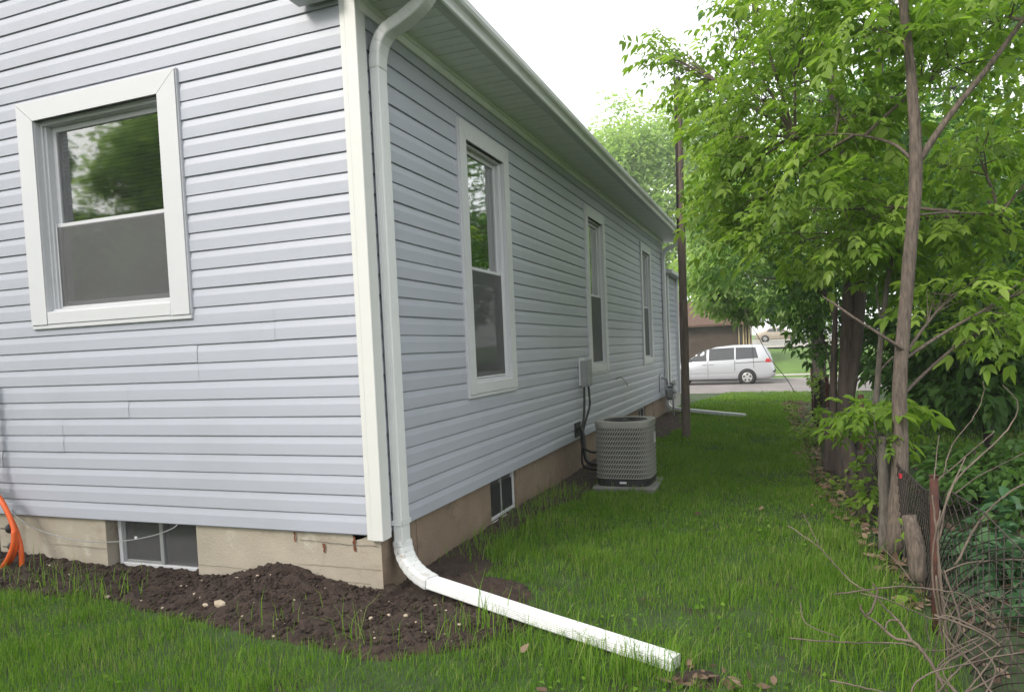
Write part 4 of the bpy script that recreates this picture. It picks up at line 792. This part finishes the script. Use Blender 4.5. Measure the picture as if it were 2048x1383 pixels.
# leaning trunk, stumps
def stump(name, label, pts, rad, bark, capm=None, n=12):
    root = thing(name, label, 'stump', tuple(pts[0])); mb = MB(); q = smooth_path(pts, 4); rr_ = list(np.interp(np.linspace(0, 1, len(q)), np.linspace(0, 1, len(rad)), rad)); mb.tube(q, rr_, n, jitter=.16); mb.build('trunk', bark, root)
    if capm: 
        t = unit(np.array(q[-1])-np.array(q[-2])); mb = MB(); mb.tube([np.array(q[-1])+t*.001, np.array(q[-1])+t*.006], [rr_[-1]*.86, rr_[-1]*.8], n); mb.build('cut_face', capm, root)
stump('tree_stump', 'pale sawn stump with a rounded top leaning on the twin trunks', Wt([(1712, 1000, 3.4), (1700, 930, 3.4), (1688, 860, 3.4), (1682, 825, 3.4)]), [.085, .07, .062, .050], M['barkB'], M['barkG'])
stump('tree_stump', 'short peeling trunk with white patches beside the furrowed trunk', Wt([(1768, 1115, 1.75), (1768, 1010, 1.78), (1765, 930, 1.8), (1764, 872, 1.82)]), [.040, .032, .030, .026], M['barkG'])
stump('tree_stump', 'dark rotten stump at the foot of the twin trunks by the lawn', Wt([(1665, 950, 4.6), (1660, 880, 4.6), (1655, 815, 4.6)]), [.085, .07, .05], M['barkB'])
stump('tree_stump', 'broad dark ivy wrapped stump between the peeling trunk and twin trunks', Wt([(1722, 1060, 2.6), (1728, 980, 2.6), (1722, 900, 2.6)]), [.055, .05, .03], M['barkB'])
stump('broken_trunk', 'tan split trunk chunk resting against the wire mesh', Wt([(1836, 1160, .85), (1830, 1090, .85), (1818, 1030, .9)]), [.040, .045, .036], M['barkA'])
# dense understorey beyond the fence
bU = [(1960, 560, 5.2, 110, 90, 1, 1500), (1900, 690, 4.8, 100, 80, .8, 1300), (2020, 720, 4.8, 90, 110, .8, 1400), (1950, 800, 4.4, 110, 45, .7, 900), (2130, 650, 5, 90, 160, 1, 1500), (2130, 400, 5.4, 90, 160, 1, 1200), (1980, 420, 6, 100, 110, 1, 1200)]
tree('dense_shrub', 'dense dark leafy thicket shading the neighbour side of the fence', 'shrub', Wt([(1985, 960, 4.9), (1975, 850, 4.9), (1968, 700, 5.0), (1960, 520, 5.2), (1990, 350, 5.6)]), [.05, .045, .035, .025, .015], bU, M['barkB'], M['leafB'], 41, style='simple', leaf=.11, ratio=.5, tint=(0, .8), nsub=22, droop=.5)
bU2 = [(1840, 600, 8.5, 120, 120, 1.2, 1500), (1760, 720, 9, 80, 60, 1, 700), (1900, 480, 9, 150, 130, 1.5, 1500), (2030, 600, 9, 120, 150, 1.5, 1500), (1850, 760, 8.5, 80, 45, .8, 600), (2000, 800, 9, 110, 50, 1, 700), (1800, 400, 9.5, 120, 120, 1.5, 1000), (2150, 500, 9, 120, 220, 1.5, 1500)]
tree('low_undergrowth', 'low dark undergrowth spreading behind the fence and rusty post', 'shrub', Wt([(1960, 1010, 3.6), (1955, 950, 3.6), (1950, 900, 3.6)]), [.02, .015, .01], [(1900, 960, 3.4, 60, 34, .5, 420), (1980, 930, 3.6, 80, 40, .6, 560), (2060, 940, 3.4, 70, 60, .6, 500), (1880, 910, 4.2, 40, 20, .4, 160), (2040, 1010, 2.8, 60, 30, .4, 260)], M['barkB'], M['leafB'], 45, style='simple', leaf=.085, ratio=.5, tint=(.2, .9), nsub=20, droop=.3)
tree('dense_shrub', 'tall dark shrub mass standing behind the thicket and twin trunks', 'shrub', Wt([(1880, 850, 8.8), (1880, 740, 8.8), (1870, 600, 8.8), (1890, 440, 9), (1900, 300, 9.2)]), [.08, .07, .055, .04, .02], bU2, M['barkB'], M['leafB'], 43, style='simple', leaf=.13, ratio=.5, tint=(0, .7), nsub=22, droop=.4)
# young growth along the fence line
for i, (u, v, y, lab) in enumerate(((1655, 770, 7.5, 'bright leafy vine climbing the fence line by the distant lawn edge'), (1640, 860, 6.6, 'low ivy clump at the foot of the fence by the lawn'), (1690, 985, 3.6, 'sparse creeper leaves on the dark stumps'), (1738, 985, 2.5, 'leafy creeper hanging between the peeling trunk and the dark stumps'))):
    g0 = W(u, v+70, y); g0[2] = float(ground_z(g0[0], g0[1]))
    tree('fence_creeper', lab, 'creeper', [g0, (g0+W(u, v, y))/2, W(u, v, y)], [.012, .009, .006], [(u, v, y, (40, 34, 40, 30)[i], (60, 40, 55, 60)[i], .35, (420, 260, 300, 190)[i]), (u-6, v+50, y, 30, 35, .3, (200, 100, 90, 60)[i])], M['barkG'], M['leafA'], 51+i, style='simple', leaf=.062, ratio=.55, tint=(.1, .9), nsub=10, twig_r=.004)
# street tree hanging over the far lawn, neighbours' trees, trees over the road
ST = W(1640, 745, 15.5); ST[2] = float(ground_z(ST[0], ST[1]))
bS = [(1420, 560, 17, 60, 45, 1.2, 1300), (1520, 600, 17, 80, 40, 1.2, 1500), (1600, 520, 17, 100, 70, 1.5, 2000), (1450, 460, 18, 80, 70, 1.5, 1600), (1550, 380, 17, 130, 90, 2, 2200), (1650, 250, 16, 130, 120, 2, 2200), (1600, 630, 16, 55, 35, .8, 800), (1490, 620, 16.5, 60, 26, .8, 600), (1430, 610, 17, 40, 28, .8, 300), (1400, 500, 16, 40, 60, 1, 700), (1390, 420, 16.5, 30, 70, 1, 600), (1480, 530, 15, 90, 50, 1, 900), (1440, 590, 15.5, 50, 22, .7, 450), (1550, 590, 15, 70, 35, 1, 800)]
tree('street_tree', 'pale green tree with drooping branches over the far lawn', 'tree', [ST, W(1636, 690, 15.6), W(1625, 560, 15.8), W(1640, 380, 16), W(1660, 200, 16)], [.17, .15, .14, .11, .06], bS, M['barkB'], M['leafC'], 61, style='simple', leaf=.17, ratio=.5, tint=(0, .9), nsub=26, twig_r=.012, limbs=[(Wt([(1628, 600, 15.7), (1560, 590, 16.2), (1480, 585, 17), (1410, 560, 17.3)]), [.05, .035, .025, .015])], droop=.6)
mb = MB(); q = Wt([(1492, 590, 14.5), (1494, 635, 14.4), (1516, 672, 14.3), (1540, 716, 14.1), (1572, 756, 14.0), (1590, 785, 14.0)]); mb.tube(smooth_path(q, 4), [.009]*21, 5); 
q = Wt([(1498, 650, 14.4), (1504, 690, 14.4), (1508, 735, 14.4)]); mb.tube(smooth_path(q, 4), [.005]*9, 5)
tag(mb.build('hanging_branch', M['barkB']), 'bare dark branch hanging down from the drooping street tree', 'branch')
BT = [(-8.5, 52, 19, 4.6, 'tall pale tree rising behind the brown garage roof'), (-14.5, 54, 17, 4.6, 'tall pale tree seen over the gutter past the garage'), (-3.0, 56, 20, 5.0, 'pale broad tree behind the garage timber posts'), (-11.5, 66, 22, 5.0, 'tallest pale tree far behind the garage'), (6.5, 84, 20, 7, 'pale broad tree beyond the far parking pad'), (15, 62, 17, 6, 'pale tree beside the far lawn opposite the thicket'), (27, 50, 16, 6, 'pale tree far along the street past the thicket'), (11, 40.5, 13, 4, 'street side tree on the far lawn behind the silver car')]
for i, (x, y, h, rd, lab) in enumerate(BT):
    z0 = float(np.interp(y, [33, 36.5, 55, 85, 180], [-.6, -.5, .6, 1.2, 2.5])); rr_ = random.Random(90+i); bl = []
    for k in range(11):
        a = rr_.uniform(0, 6.28); q = rr_.uniform(.25, .85)*rd; zc = z0+h*(rr_.uniform(.34, .9)); qq = q*(1.0-.5*max(0, (zc-z0)/h-.6)/.4); bl.append(((x+qq*math.cos(a), y+qq*math.sin(a), zc), (rd*.46, rd*.46, h*.14), 850))
    bl += [((x, y, z0+h*.85), (rd*.5, rd*.5, h*.14), 1000)]
    tree('background_tree', lab, 'tree', [(x, y, z0-.2), (x+.1, y, z0+h*.3), (x-.1, y, z0+h*.6), (x, y, z0+h*.88)], [.32, .26, .16, .05], bl, M['barkB'], M['leafC'], 200+i, style='simple', leaf=.38, ratio=.6, tightness=.34, world_blobs=True, nsub=16, twig_r=.02, tint=(.1, 1), nside=8)
NT = [(7.5, 13, 10, 3.2, 'mid green tree in the neighbouring yard beyond the thicket'), (5.6, 21, 11, 3.2, 'mid green tree close to the street past the fence'), (11.5, 7, 10, 3.4, 'mid green tree deep in the neighbouring yard'), (10.5, 22, 12, 3.8, 'mid green tree at the street end of the neighbouring yard')]
for i, (x, y, h, rd, lab) in enumerate(NT):
    rr_ = random.Random(190+i); bl = []
    for k in range(8):
        a = rr_.uniform(0, 6.28); q = rr_.uniform(.3, .85)*rd; bl.append(((x+q*math.cos(a), y+q*math.sin(a), h*rr_.uniform(.30, .92)), (rd*.45, rd*.45, h*.12), 520))
    tree('neighbour_tree', lab, 'tree', [(x, y, -.2), (x+.08, y, h*.3), (x-.1, y, h*.6), (x, y, h*.88)], [.16, .13, .09, .03], bl, M['barkB'], M['leafB'], 300+i, style='simple', leaf=.22, ratio=.55, world_blobs=True, nsub=16, twig_r=.012, tint=(0, .8), nside=8)
RT = [(-10.4, -9.0, 9.0, 2.2, 'yellow green tree on the open lawn facing the gable window'), (-12.3, -9.6, 7.0, 1.7, 'rounded tree facing the gable window across the lawn'), (-8.0, -10.2, 9.5, 2.2, 'taller tree facing the house corner across the lawn'), (-14.9, -9.0, 7.6, .7, 'narrow dark tree at the edge of the open lawn'), (-14.0, -10.4, 5.2, 1.6, 'low rounded tree beside the narrow dark tree')]
for i, (x, y, h, rd, lab) in enumerate(RT):
    rr_ = random.Random(290+i); bl = []
    for k in range(12):
        a = rr_.uniform(0, 6.28); q = rr_.uniform(.2, .85)*rd; bl.append(((x+q*math.cos(a), y+q*math.sin(a), h*rr_.uniform(.15, .92)), (rd*.5, rd*.5, h*.13), 1500))
    tree('garden_tree', lab, 'tree', [(x, y, -.2), (x+.08, y, h*.3), (x-.1, y, h*.6), (x, y, h*.88)], [.14, .11, .07, .03], bl, M['barkB'], M['leafC'] if i in (0, 1, 2) else M['leafB'], 400+i, style='simple', leaf=.15, ratio=.5, world_blobs=True, nsub=12, twig_r=.012, nside=8)
# broad-leaved plant in the lower corner beyond the fence
for i, (u, v, y, ru, rv, cnt, lab) in enumerate(((1975, 1120, 1.25, 75, 85, 330, 'broad leaved blue green plant growing just behind the rusty post'), (2060, 1090, 1.5, 80, 100, 380, 'second broad leaved plant crowding behind the collapsed mesh'), (1960, 1260, .75, 60, 60, 140, 'low broad leaved shoots under the bare twigs'), (2035, 1240, .8, 60, 70, 220, 'dark broad leaved clump at the collapsed end of the mesh'), (2010, 1345, .35, 70, 50, 160, 'lowest broad leaved shoots behind the fallen stems'))):
    c = W(u, v, y); g0 = np.array((c[0], c[1], float(ground_z(c[0], c[1]))))
    tree('leafy_plant', lab, 'plant', [g0, (g0+c)/2, c], [.010, .008, .005], [(u, v, y, ru, rv, .32, cnt)], M['barkG'], M['leafD'], 71+i, style='simple', leaf=.105, ratio=.42, nsub=24, twig_r=.004, droop=.25, tightness=.32)
for i, (u, v, y, s) in enumerate(((1812, 1190, .72, .06), (1822, 1225, .62, .075), (1805, 1050, 1.4, .055))):
    p = W(u, v, y); g0 = np.array((p[0], p[1], float(ground_z(p[0], p[1]))-.01)); rt = thing('weed', ('broad leaved weed at the fence foot beside the split trunk', 'larger pale weed leaf at the fence foot by the twigs', 'young weed leaf sprouting from the furrowed trunk foot')[i], 'weed', tuple(g0))
    mb = MB(); mb.tube([g0, (g0+p)/2+np.array((.01, 0, .02)), p], .003, 5); mb.build('stem', M['barkG'], rt)
    pos = np.array([p, p-np.array((0, 0, .04)), p-np.array((.0, .0, .09)), p+np.array((0, 0, .01))]); foliage('leaves', pos, np.array([(-1, -.4, 0), (.8, -.6, 0), (-.5, -.9, 0), (.3, .9, 0.)]), M['leafA'], rt, 80+i, 'simple', leaf=s*1.6, ratio=.62, tint=(.5, .9), droop=.1)
# ------------------------------------------------------------------ chain-link fence
FN = thing('chain_link_fence', 'rusty sagging chain link fence along the tree line', 'fence', (2.85, .3, 0))
def fpt(y, h):                                               # fence surface; the near end leans over and sags
    x = np.interp(y, [-1.6, -.6, .0, .35, 1.0, 2.5, 5, 9, 13], [3.02, 2.90, 2.86, 2.845, 2.86, 2.80, 2.70, 2.62, 2.56]); top = np.interp(y, [-1.6, -.6, 0, .35, 1.0, 1.6, 3, 6, 13], [.20, .34, .56, .68, .60, .62, .74, .80, .82])
    lean = np.interp(y, [-1.6, -.6, .2, .35, .6, 2, 13], [.50, .36, .10, .02, -.05, .02, .0]); z0 = float(ground_z(x, y))
    return np.array((x+lean*h*h+.02*math.sin(y*3.1)*h, y+.03*math.sin(y*2+h*3), z0+top*h+.012*math.sin(y*7)*h))
mb = MB(); ya, yb, sp_ = -1.5, 9.5, .058
nw = int((yb-ya)/sp_)
for sgn in (1, -1):
    for i in range(nw):
        y0 = ya+i*sp_; pts = []; nseg = 10
        for k in range(nseg+1):
            h = k/nseg; y = y0+sgn*h*.62
            if y < ya or y > yb: continue
            p = fpt(y, h); pts.append(p+np.array((sgn*.0025, 0, 0)))
        if len(pts) > 2: mb.tube(pts, .0030, 3, False)
o = mb.build('mesh_wires', M['wire'], FN); o['kind'] = 'stuff'
mb = MB(); mb.tube([fpt(y, 1.01) for y in np.linspace(ya, yb, 60)], .0035, 5); mb.build('top_wire', M['wire'], FN)
mb = MB(); 
for y in np.linspace(.75, 1.5, 9): p = fpt(y, 1.0); mb.tube([p+np.array((0, .03*math.cos(t), .03*math.sin(t)-.03)) for t in np.linspace(0, 5.2, 10)], .003, 4, False)
mb.build('wire_loops', M['wire'], FN)
p0 = W(1872, 1250, .36); mb = MB(); pt = W(1868, 952, .36); mb.tube([(p0[0], .36, -.15), (p0[0], .36, .3), (pt[0], .36, pt[2])], .0195, 12); mb.tube([(pt[0], .36, pt[2]), (pt[0], .36, pt[2]+.006)], [.022, .022], 12); mb.build('post', M['rusty'], FN)
for y in (3.2, 6.3, 9.45):
    q = fpt(y, 0); mb = MB(); mb.tube([(q[0], y, q[2]-.15), (q[0], y, q[2]+.5), (q[0]-.01, y, q[2]+.92)], .024, 10); mb.build('post', M['rusty'], FN)
q = fpt(1.45, .93); mb = MB(); mb.box(q[0]-.012, q[0]+.012, q[1]-.02, q[1]+.02, q[2]-.012, q[2]+.012); mb.build('red_tag', M['red'], FN)
# ------------------------------------------------------------------ bare shrub and twigs in the lower corner
def branchset(name, label, cat, base, lines, m, nm='stem'):
    root = thing(name, label, cat, base)
    for pts, r0, r1 in lines:
        q = smooth_path([W(*p) for p in pts], 6); q = [p+np.array((random.gauss(0, .0012), random.gauss(0, .0012), random.gauss(0, .0012))) for p in q]
        mb = MB(); mb.tube(q, list(np.linspace(r0*.62, r1*.55, len(q))), 7, jitter=.12); mb.build(nm, m, root)
    return root
gb = W(1890, 1290, .05); gb[2] = 0
branchset('bare_shrub', 'leafless tan shrub with long bent stems rising by the rusty post', 'shrub', tuple(gb),
 [([(1895, 1310, .05), (1880, 1160, .08), (1872, 1060, .10), (1865, 990, .12)], .010, .006), ([(1900, 1310, .02), (1885, 1180, .05), (1876, 1070, .1), (1900, 985, .15), (1930, 915, .2)], .009, .005),
  ([(1878, 1080, .1), (1905, 970, .2), (1985, 890, .35), (2024, 845, .4), (2035, 805, .42), (2005, 768, .45)], .008, .003), ([(1876, 960, .3), (1940, 905, .38), (1990, 860, .42)], .006, .003), ([(1910, 1130, .1), (1960, 1040, .2), (2010, 990, .25), (2060, 960, .3)], .009, .006),
  ([(1886, 1145, .08), (1935, 1125, .12), (1990, 1120, .15), (2060, 1118, .2)], .006, .004), ([(1905, 990, .35), (1960, 950, .4), (2010, 925, .45), (2060, 900, .5)], .005, .003), ([(1885, 955, .3), (1905, 890, .4), (1950, 830, .5), (1966, 790, .5), (1967, 762, .5)], .005, .002), ([(1868, 960, .3), (1872, 920, .35), (1878, 870, .4)], .005, .003),
  ([(1890, 1300, .03), (1868, 1180, .06), (1866, 1100, .08), (1880, 1020, .1)], .008, .005), ([(1900, 1320, 0), (1920, 1250, 0), (1905, 1190, .05), (1888, 1140, .08)], .008, .006), ([(1894, 1310, .04), (1880, 1220, .06), (1872, 1150, .07)], .012, .009)], M['twig'])
gb = W(1900, 1390, -.5); gb[2] = 0
branchset('bare_branch', 'thick broken branch with a forked tip sprawling over the grass', 'branch', tuple(gb),
 [([(1900, 1400, -.45), (1865, 1330, -.40), (1830, 1285, -.38), (1790, 1275, -.36), (1755, 1245, -.35), (1732, 1232, -.35)], .012, .007), ([(1732, 1232, -.35), (1748, 1210, -.33), (1754, 1180, -.32), (1745, 1166, -.32)], .008, .006), ([(1732, 1232, -.35), (1722, 1216, -.35), (1719, 1208, -.35)], .007, .005), ([(1826, 1283, -.38), (1800, 1245, -.34), (1770, 1215, -.32), (1752, 1190, -.32)], .009, .005), ([(1770, 1258, -.36), (1778, 1240, -.34), (1800, 1240, -.34)], .006, .005)], M['twigr'])
branchset('bare_branch', 'long pale arching twigs crossing in front of the rusty post', 'branch', tuple(gb),
 [([(1668, 1188, -.2), (1740, 1178, -.18), (1800, 1172, -.15), (1870, 1178, -.12), (1930, 1190, -.1), (1948, 1230, -.1), (1940, 1250, -.1)], .005, .006), ([(1580, 1275, -.45), (1680, 1283, -.43), (1790, 1285, -.40), (1880, 1300, -.35), (1960, 1272, -.3)], .005, .004), ([(1720, 1185, -.2), (1780, 1200, -.2), (1860, 1235, -.2), (1900, 1232, -.2), (1980, 1270, -.2), (2060, 1330, -.2)], .004, .006), ([(1870, 1230, -.15), (1930, 1250, -.2), (2000, 1290, -.25), (2070, 1370, -.3)], .008, .006),
  ([(1576, 1050, .1), (1640, 1095, .05), (1700, 1160, 0), (1760, 1195, -.1)], .004, .006), ([(1606, 1028, .1), (1640, 1092, .05)], .003, .004), ([(1660, 1360, -.75), (1720, 1372, -.75), (1800, 1392, -.75)], .005, .004), ([(1810, 1400, -.6), (1850, 1350, -.55), (1950, 1322, -.5), (2060, 1300, -.4)], .006, .004), ([(1600, 1200, -.3), (1612, 1245, -.35), (1680, 1275, -.38)], .003, .004), ([(1765, 1095, .3), (1800, 1130, .2), (1830, 1170, .1)], .003, .004), ([(1960, 1180, .05), (2010, 1205, 0), (2060, 1240, -.05)], .005, .004), ([(1920, 1230, -.1), (1990, 1200, 0), (2060, 1150, .1)], .004, .003)], M['twig'])
branchset('bare_branch', 'tangle of thin reddish stems lying over the collapsed mesh', 'branch', tuple(gb),
 [([(1900+random.uniform(-40, 120), 1395, -.5), (1900+random.uniform(-30, 120), 1330, -.35), (1890+random.uniform(-20, 130), 1260, -.15), (1890+random.uniform(-10, 120), 1190, 0)], .006, .003) for _ in range(8)]+[([(1840+random.uniform(-10, 120), 1310+random.uniform(0, 60), random.uniform(-.3, .1)), (1850+random.uniform(0, 130), 1230+random.uniform(-20, 30), random.uniform(-.2, .2)), (1860+random.uniform(-20, 170), 1150+random.uniform(-60, 30), random.uniform(-.1, .3))], .004, .002) for _ in range(9)], M['twigr'])
# ------------------------------------------------------------------ grass, litter
def blades(n, xr, yr, hr, wr, seed, cond, tintr=(.1, .78), dry=.05, lean=.5):
    r = np.random.default_rng(seed); x = r.uniform(*xr, n); y = r.uniform(*yr, n); k = cond(x, y, r); x = x[k]; y = y[k]; n = len(x)
    cl = fbm(x, y, 2.2); cl2 = fbm(x+40, y+11, 6, 2)
    h = r.uniform(*hr, n)*(.25+1.5*cl)*(.45+1.1*cl2); wd = r.uniform(*wr, n); az = r.uniform(0, 6.283, n); ln = r.gamma(2, .18, n)*lean*2
    z = ground_z(x, y)-.004; b = np.stack([x, y, z], 1); d = np.stack([np.cos(az), np.sin(az), 0*az], 1); s = np.stack([-np.sin(az+.4), np.cos(az+.4), 0*az], 1)*wd[:, None]*.5
    up = np.array((0, 0, 1.0)); m1 = b+up*(h*.55)[:, None]+d*(h*ln*.28)[:, None]; tip = b+up*(h*(1-.25*np.minimum(ln, 1.4)))[:, None]+d*(h*ln)[:, None]
    V = np.stack([b-s, b+s, m1-s*.8, m1+s*.8, tip], 1); t = np.clip(r.uniform(*tintr, n)*(.6+.75*cl), 0, .82); t = np.where(r.random(n) < dry, r.uniform(.85, 1, n), t)
    i = 5*np.arange(n)[:, None, None]; F = (np.array([[0, 1, 3], [0, 3, 2], [2, 3, 4]])[None]+i).reshape(-1, 3); return V.reshape(-1, 3), F, np.repeat(t, 5)
def lawn(x, y, r):
    ex = np.interp(y, [-3, -.4, .6, 1.5, 3, 4.3, 7, 13.6, 26], [3.1, 2.75, 2.72, 2.64, 2.54, 2.44, 2.42, 2.30, 6.0])+r.normal(0, .07, len(x))
    sh = soil_h(x, y); bare = np.where(sh > .0, .02, np.where(sh > -.03, .45, 1.0))
    onhouse = (x < .0) & (y > -.02); duct = (np.abs((x-.27)*.333+(y-.055)*.943) < .055) & (x > .1) & (x < 1.66)&(y<.2)&(y>-.6)
    thin = np.clip(.15+1.0*fbm(x, y, 1.6)+.5*(fbm(x+5, y+9, 7, 2)-.5), .12, 1)
    return (x < ex) & (~onhouse) & (~duct) & (r.random(len(x)) < bare*thin)
# clumps of blades over the whole lawn, one uncounted mass
parts = [blades(270000, (-3.9, 3.1), (-2.6, 1.6), (.035, .085), (.0022, .0042), 1, lambda x, y, r: lawn(x, y, r) & ~((x > 2.2+.62*(y+3.49)+.6)) & (y > -3.1-.0*x)),
         blades(105000, (0, 2.9), (1.6, 6), (.035, .075), (.003, .0055), 2, lawn), blades(75000, (0, 2.9), (6, 13), (.035, .07), (.005, .009), 3, lawn), blades(85000, (-8, 7), (12.5, 25.4), (.04, .07), (.009, .018), 4, lambda x, y, r: lawn(x, y, r) & ~((x < .1) & (y < 13)))]
nb = 0; Vs = []; Fs = []; Ts = []
for V, F, t in parts: Vs.append(V); Fs.append(F+nb); Ts.append(t); nb += len(V)
tag(link('grass', np_mesh('grass', np.concatenate(Vs), np.concatenate(Fs), np.concatenate(Ts)), M['grass']), 'bright green uneven lawn grass beside the house', 'grass', kind='stuff')
# long weedy tufts at edges of the soil, along the wall, by the outlet pipe and under the fence
tl = []
rr_ = np.random.default_rng(77)
for cx, cy, n, hh, sp_ in [(-1.95, -.36, 50, .16, .10), (-1.62, -.40, 40, .17, .08), (-2.3, -.38, 46, .15, .12), (-2.75, -.35, 40, .14, .12), (-.4, -.62, 40, .13, .15), (.15, -.60, 14, .20, .03), (.3, -.72, 34, .14, .1), (.62, -.42, 34, .16, .1), (.85, -.40, 40, .17, .1), (1.15, -.48, 60, .15, .12), (1.4, -.55, 70, .14, .12), (1.62, -.5, 70, .14, .07), (1.5, -.52, 60, .15, .06), (1.3, -.45, 60, .14, .06), (1.7, -.38, 50, .13, .07), (.75, -.3, 14, .22, .03), (1.0, -.1, 60, .13, .15), (1.35, -.22, 60, .13, .15), (.28, .9, 110, .13, .14), (.2, 1.3, 130, .14, .14), (.25, 1.75, 120, .14, .14), (.2, 2.3, 140, .13, .14), (.22, 2.8, 120, .12, .15), (.5, .75, 60, .11, .14), (2.6, .9, 90, .16, .12), (2.62, .3, 90, .17, .12), (2.55, -.15, 110, .18, .14), (2.65, 1.5, 80, .15, .12), (2.45, -.45, 110, .17, .15), (2.3, .2, 60, .14, .15), (.82, 7.02, 60, .10, .07), (.35, 3.1, 60, .10, .12), (.8, 3.08, 90, .09, .14)]:
    x = cx+rr_.normal(0, sp_, n); y = cy+rr_.normal(0, sp_, n); 
    V, F, t = blades(n, (0, 1), (0, 1), (hh*.6, hh*1.25), (.003, .0055), int(abs(cx*1000+cy*77))+3, lambda a, b, r: np.ones(len(a), bool), tintr=(.3, .8), lean=.75, dry=.02)
    V = V.reshape(-1, 5, 3); off = np.stack([x, y, ground_z(x, y)+np.maximum(0, soil_h(x, y))], 1)-V[:, 0]; V = (V+off[:, None]).reshape(-1, 3); tl.append((V, F, t))
nb = 0; Vs = []; Fs = []; Ts = []
for V, F, t in tl: Vs.append(V); Fs.append(F+nb); Ts.append(t); nb += len(V)
tag(link('tall_grass', np_mesh('tall_grass', np.concatenate(Vs), np.concatenate(Fs), np.concatenate(Ts)), M['grass']), 'longer tufts of grass along walls, pipe and fence', 'grass', kind='stuff')
def litter(name, label, n, fx, fy, size, seed, lift=.012):
    r = np.random.default_rng(seed); y = r.uniform(*fy, n); x = fx(y, r); pos = np.stack([x, y, ground_z(x, y)+np.maximum(0, soil_h(x, y))+r.uniform(.004, lift, n)], 1); az = r.uniform(0, 6.28, n)
    d = np.stack([np.cos(az), np.sin(az), r.normal(0, .25, n)], 1); d = unit(d); nn = unit(np.array((0, 0, 1.0))+r.normal(0, .4, (n, 3))); nn = unit(nn-d*(nn*d).sum(-1, keepdims=True)); l = size*r.uniform(.5, 1.3, n)
    V, F = leaf_quads(pos, d, nn, l, l*r.uniform(.4, .75, n), r, curl=-.1); tag(link(name, np_mesh(name, V, F, np.repeat(r.random(n), 6)), M['litter']), label, 'leaf litter', kind='stuff')
litter('leaf_litter', 'dry brown leaves drifted along the fence under the trees', 2300, lambda y, r: np.interp(y, [-1, 1.5, 3, 4.3, 7, 13.6], [2.85, 2.68, 2.56, 2.46, 2.42, 2.22])+np.abs(r.normal(0, .34, len(y)))-.10+.25*(fbm(y*0, y, 1.1)-.5), (.6, 14), .06, 5, .04)
litter('neighbour_litter', 'dry leaves covering the shaded ground behind the fence', 4500, lambda y, r: r.uniform(2.9, 8, len(y)), (-.5, 7), .07, 6)
litter('lawn_litter', 'a few fallen dry leaves lying in the grass', 70, lambda y, r: r.uniform(.3, 2.5, len(y)), (-1, 12), .05, 7, .05)
litter('spot_litter', 'dry leaves gathered in the bare spot by the outlet pipe', 40, lambda y, r: 1.83+r.normal(0, .12, len(y)), (-.65, -.4), .05, 8, .03)
# sunny neighbouring lawn patch is the same ground; its grass
V, F, t = blades(26000, (3.2, 9), (5.5, 16), (.05, .09), (.012, .022), 9, lambda x, y, r: r.random(len(x)) < .9)
tag(link('neighbour_grass', np_mesh('neighbour_grass', V, F, t), M['grass']), 'patchy grass of the neighbouring yard behind the fence', 'grass', kind='stuff')

r_ = np.random.default_rng(55); xx = r_.uniform(-3.6, 2.6, 9000); yy = r_.uniform(-2.0, 4, 9000); kk = lawn(xx, yy, r_) & (fbm(xx+20, yy, 1.3) > .52); xx = xx[kk]; yy = yy[kk]
pos = np.stack([xx, yy, ground_z(xx, yy)+r_.uniform(.012, .045, len(xx))], 1)
o = foliage('clover', pos, r_.normal(0, 1, (len(xx), 3))*np.array((1, 1, .1)), M['grass'], None, 56, 'simple', leaf=.022, ratio=.8, tint=(.2, .75), droop=0)
tag(o, 'small clover leaves mixed in the lawn', 'clover', kind='stuff')

# pale summer air
mb = MB(); mb.box(-182, 182, -182, 187, -2, 31); hz = mb.build('haze', None); hz['kind'] = 'stuff'; hz['label'] = 'pale hazy air over the street and far trees'; hz['category'] = 'haze'
hm = bpy.data.materials.new('haze_air'); hm.use_nodes = True; t = hm.node_tree; t.nodes.remove(t.nodes['Principled BSDF']); pv = t.nodes.new('ShaderNodeVolumePrincipled'); pv.inputs['Density'].default_value = .0014; pv.inputs['Color'].default_value = (.95, .97, 1, 1)
t.links.new(pv.outputs[0], t.nodes['Material Output'].inputs['Volume']); hz.data.materials.append(hm)
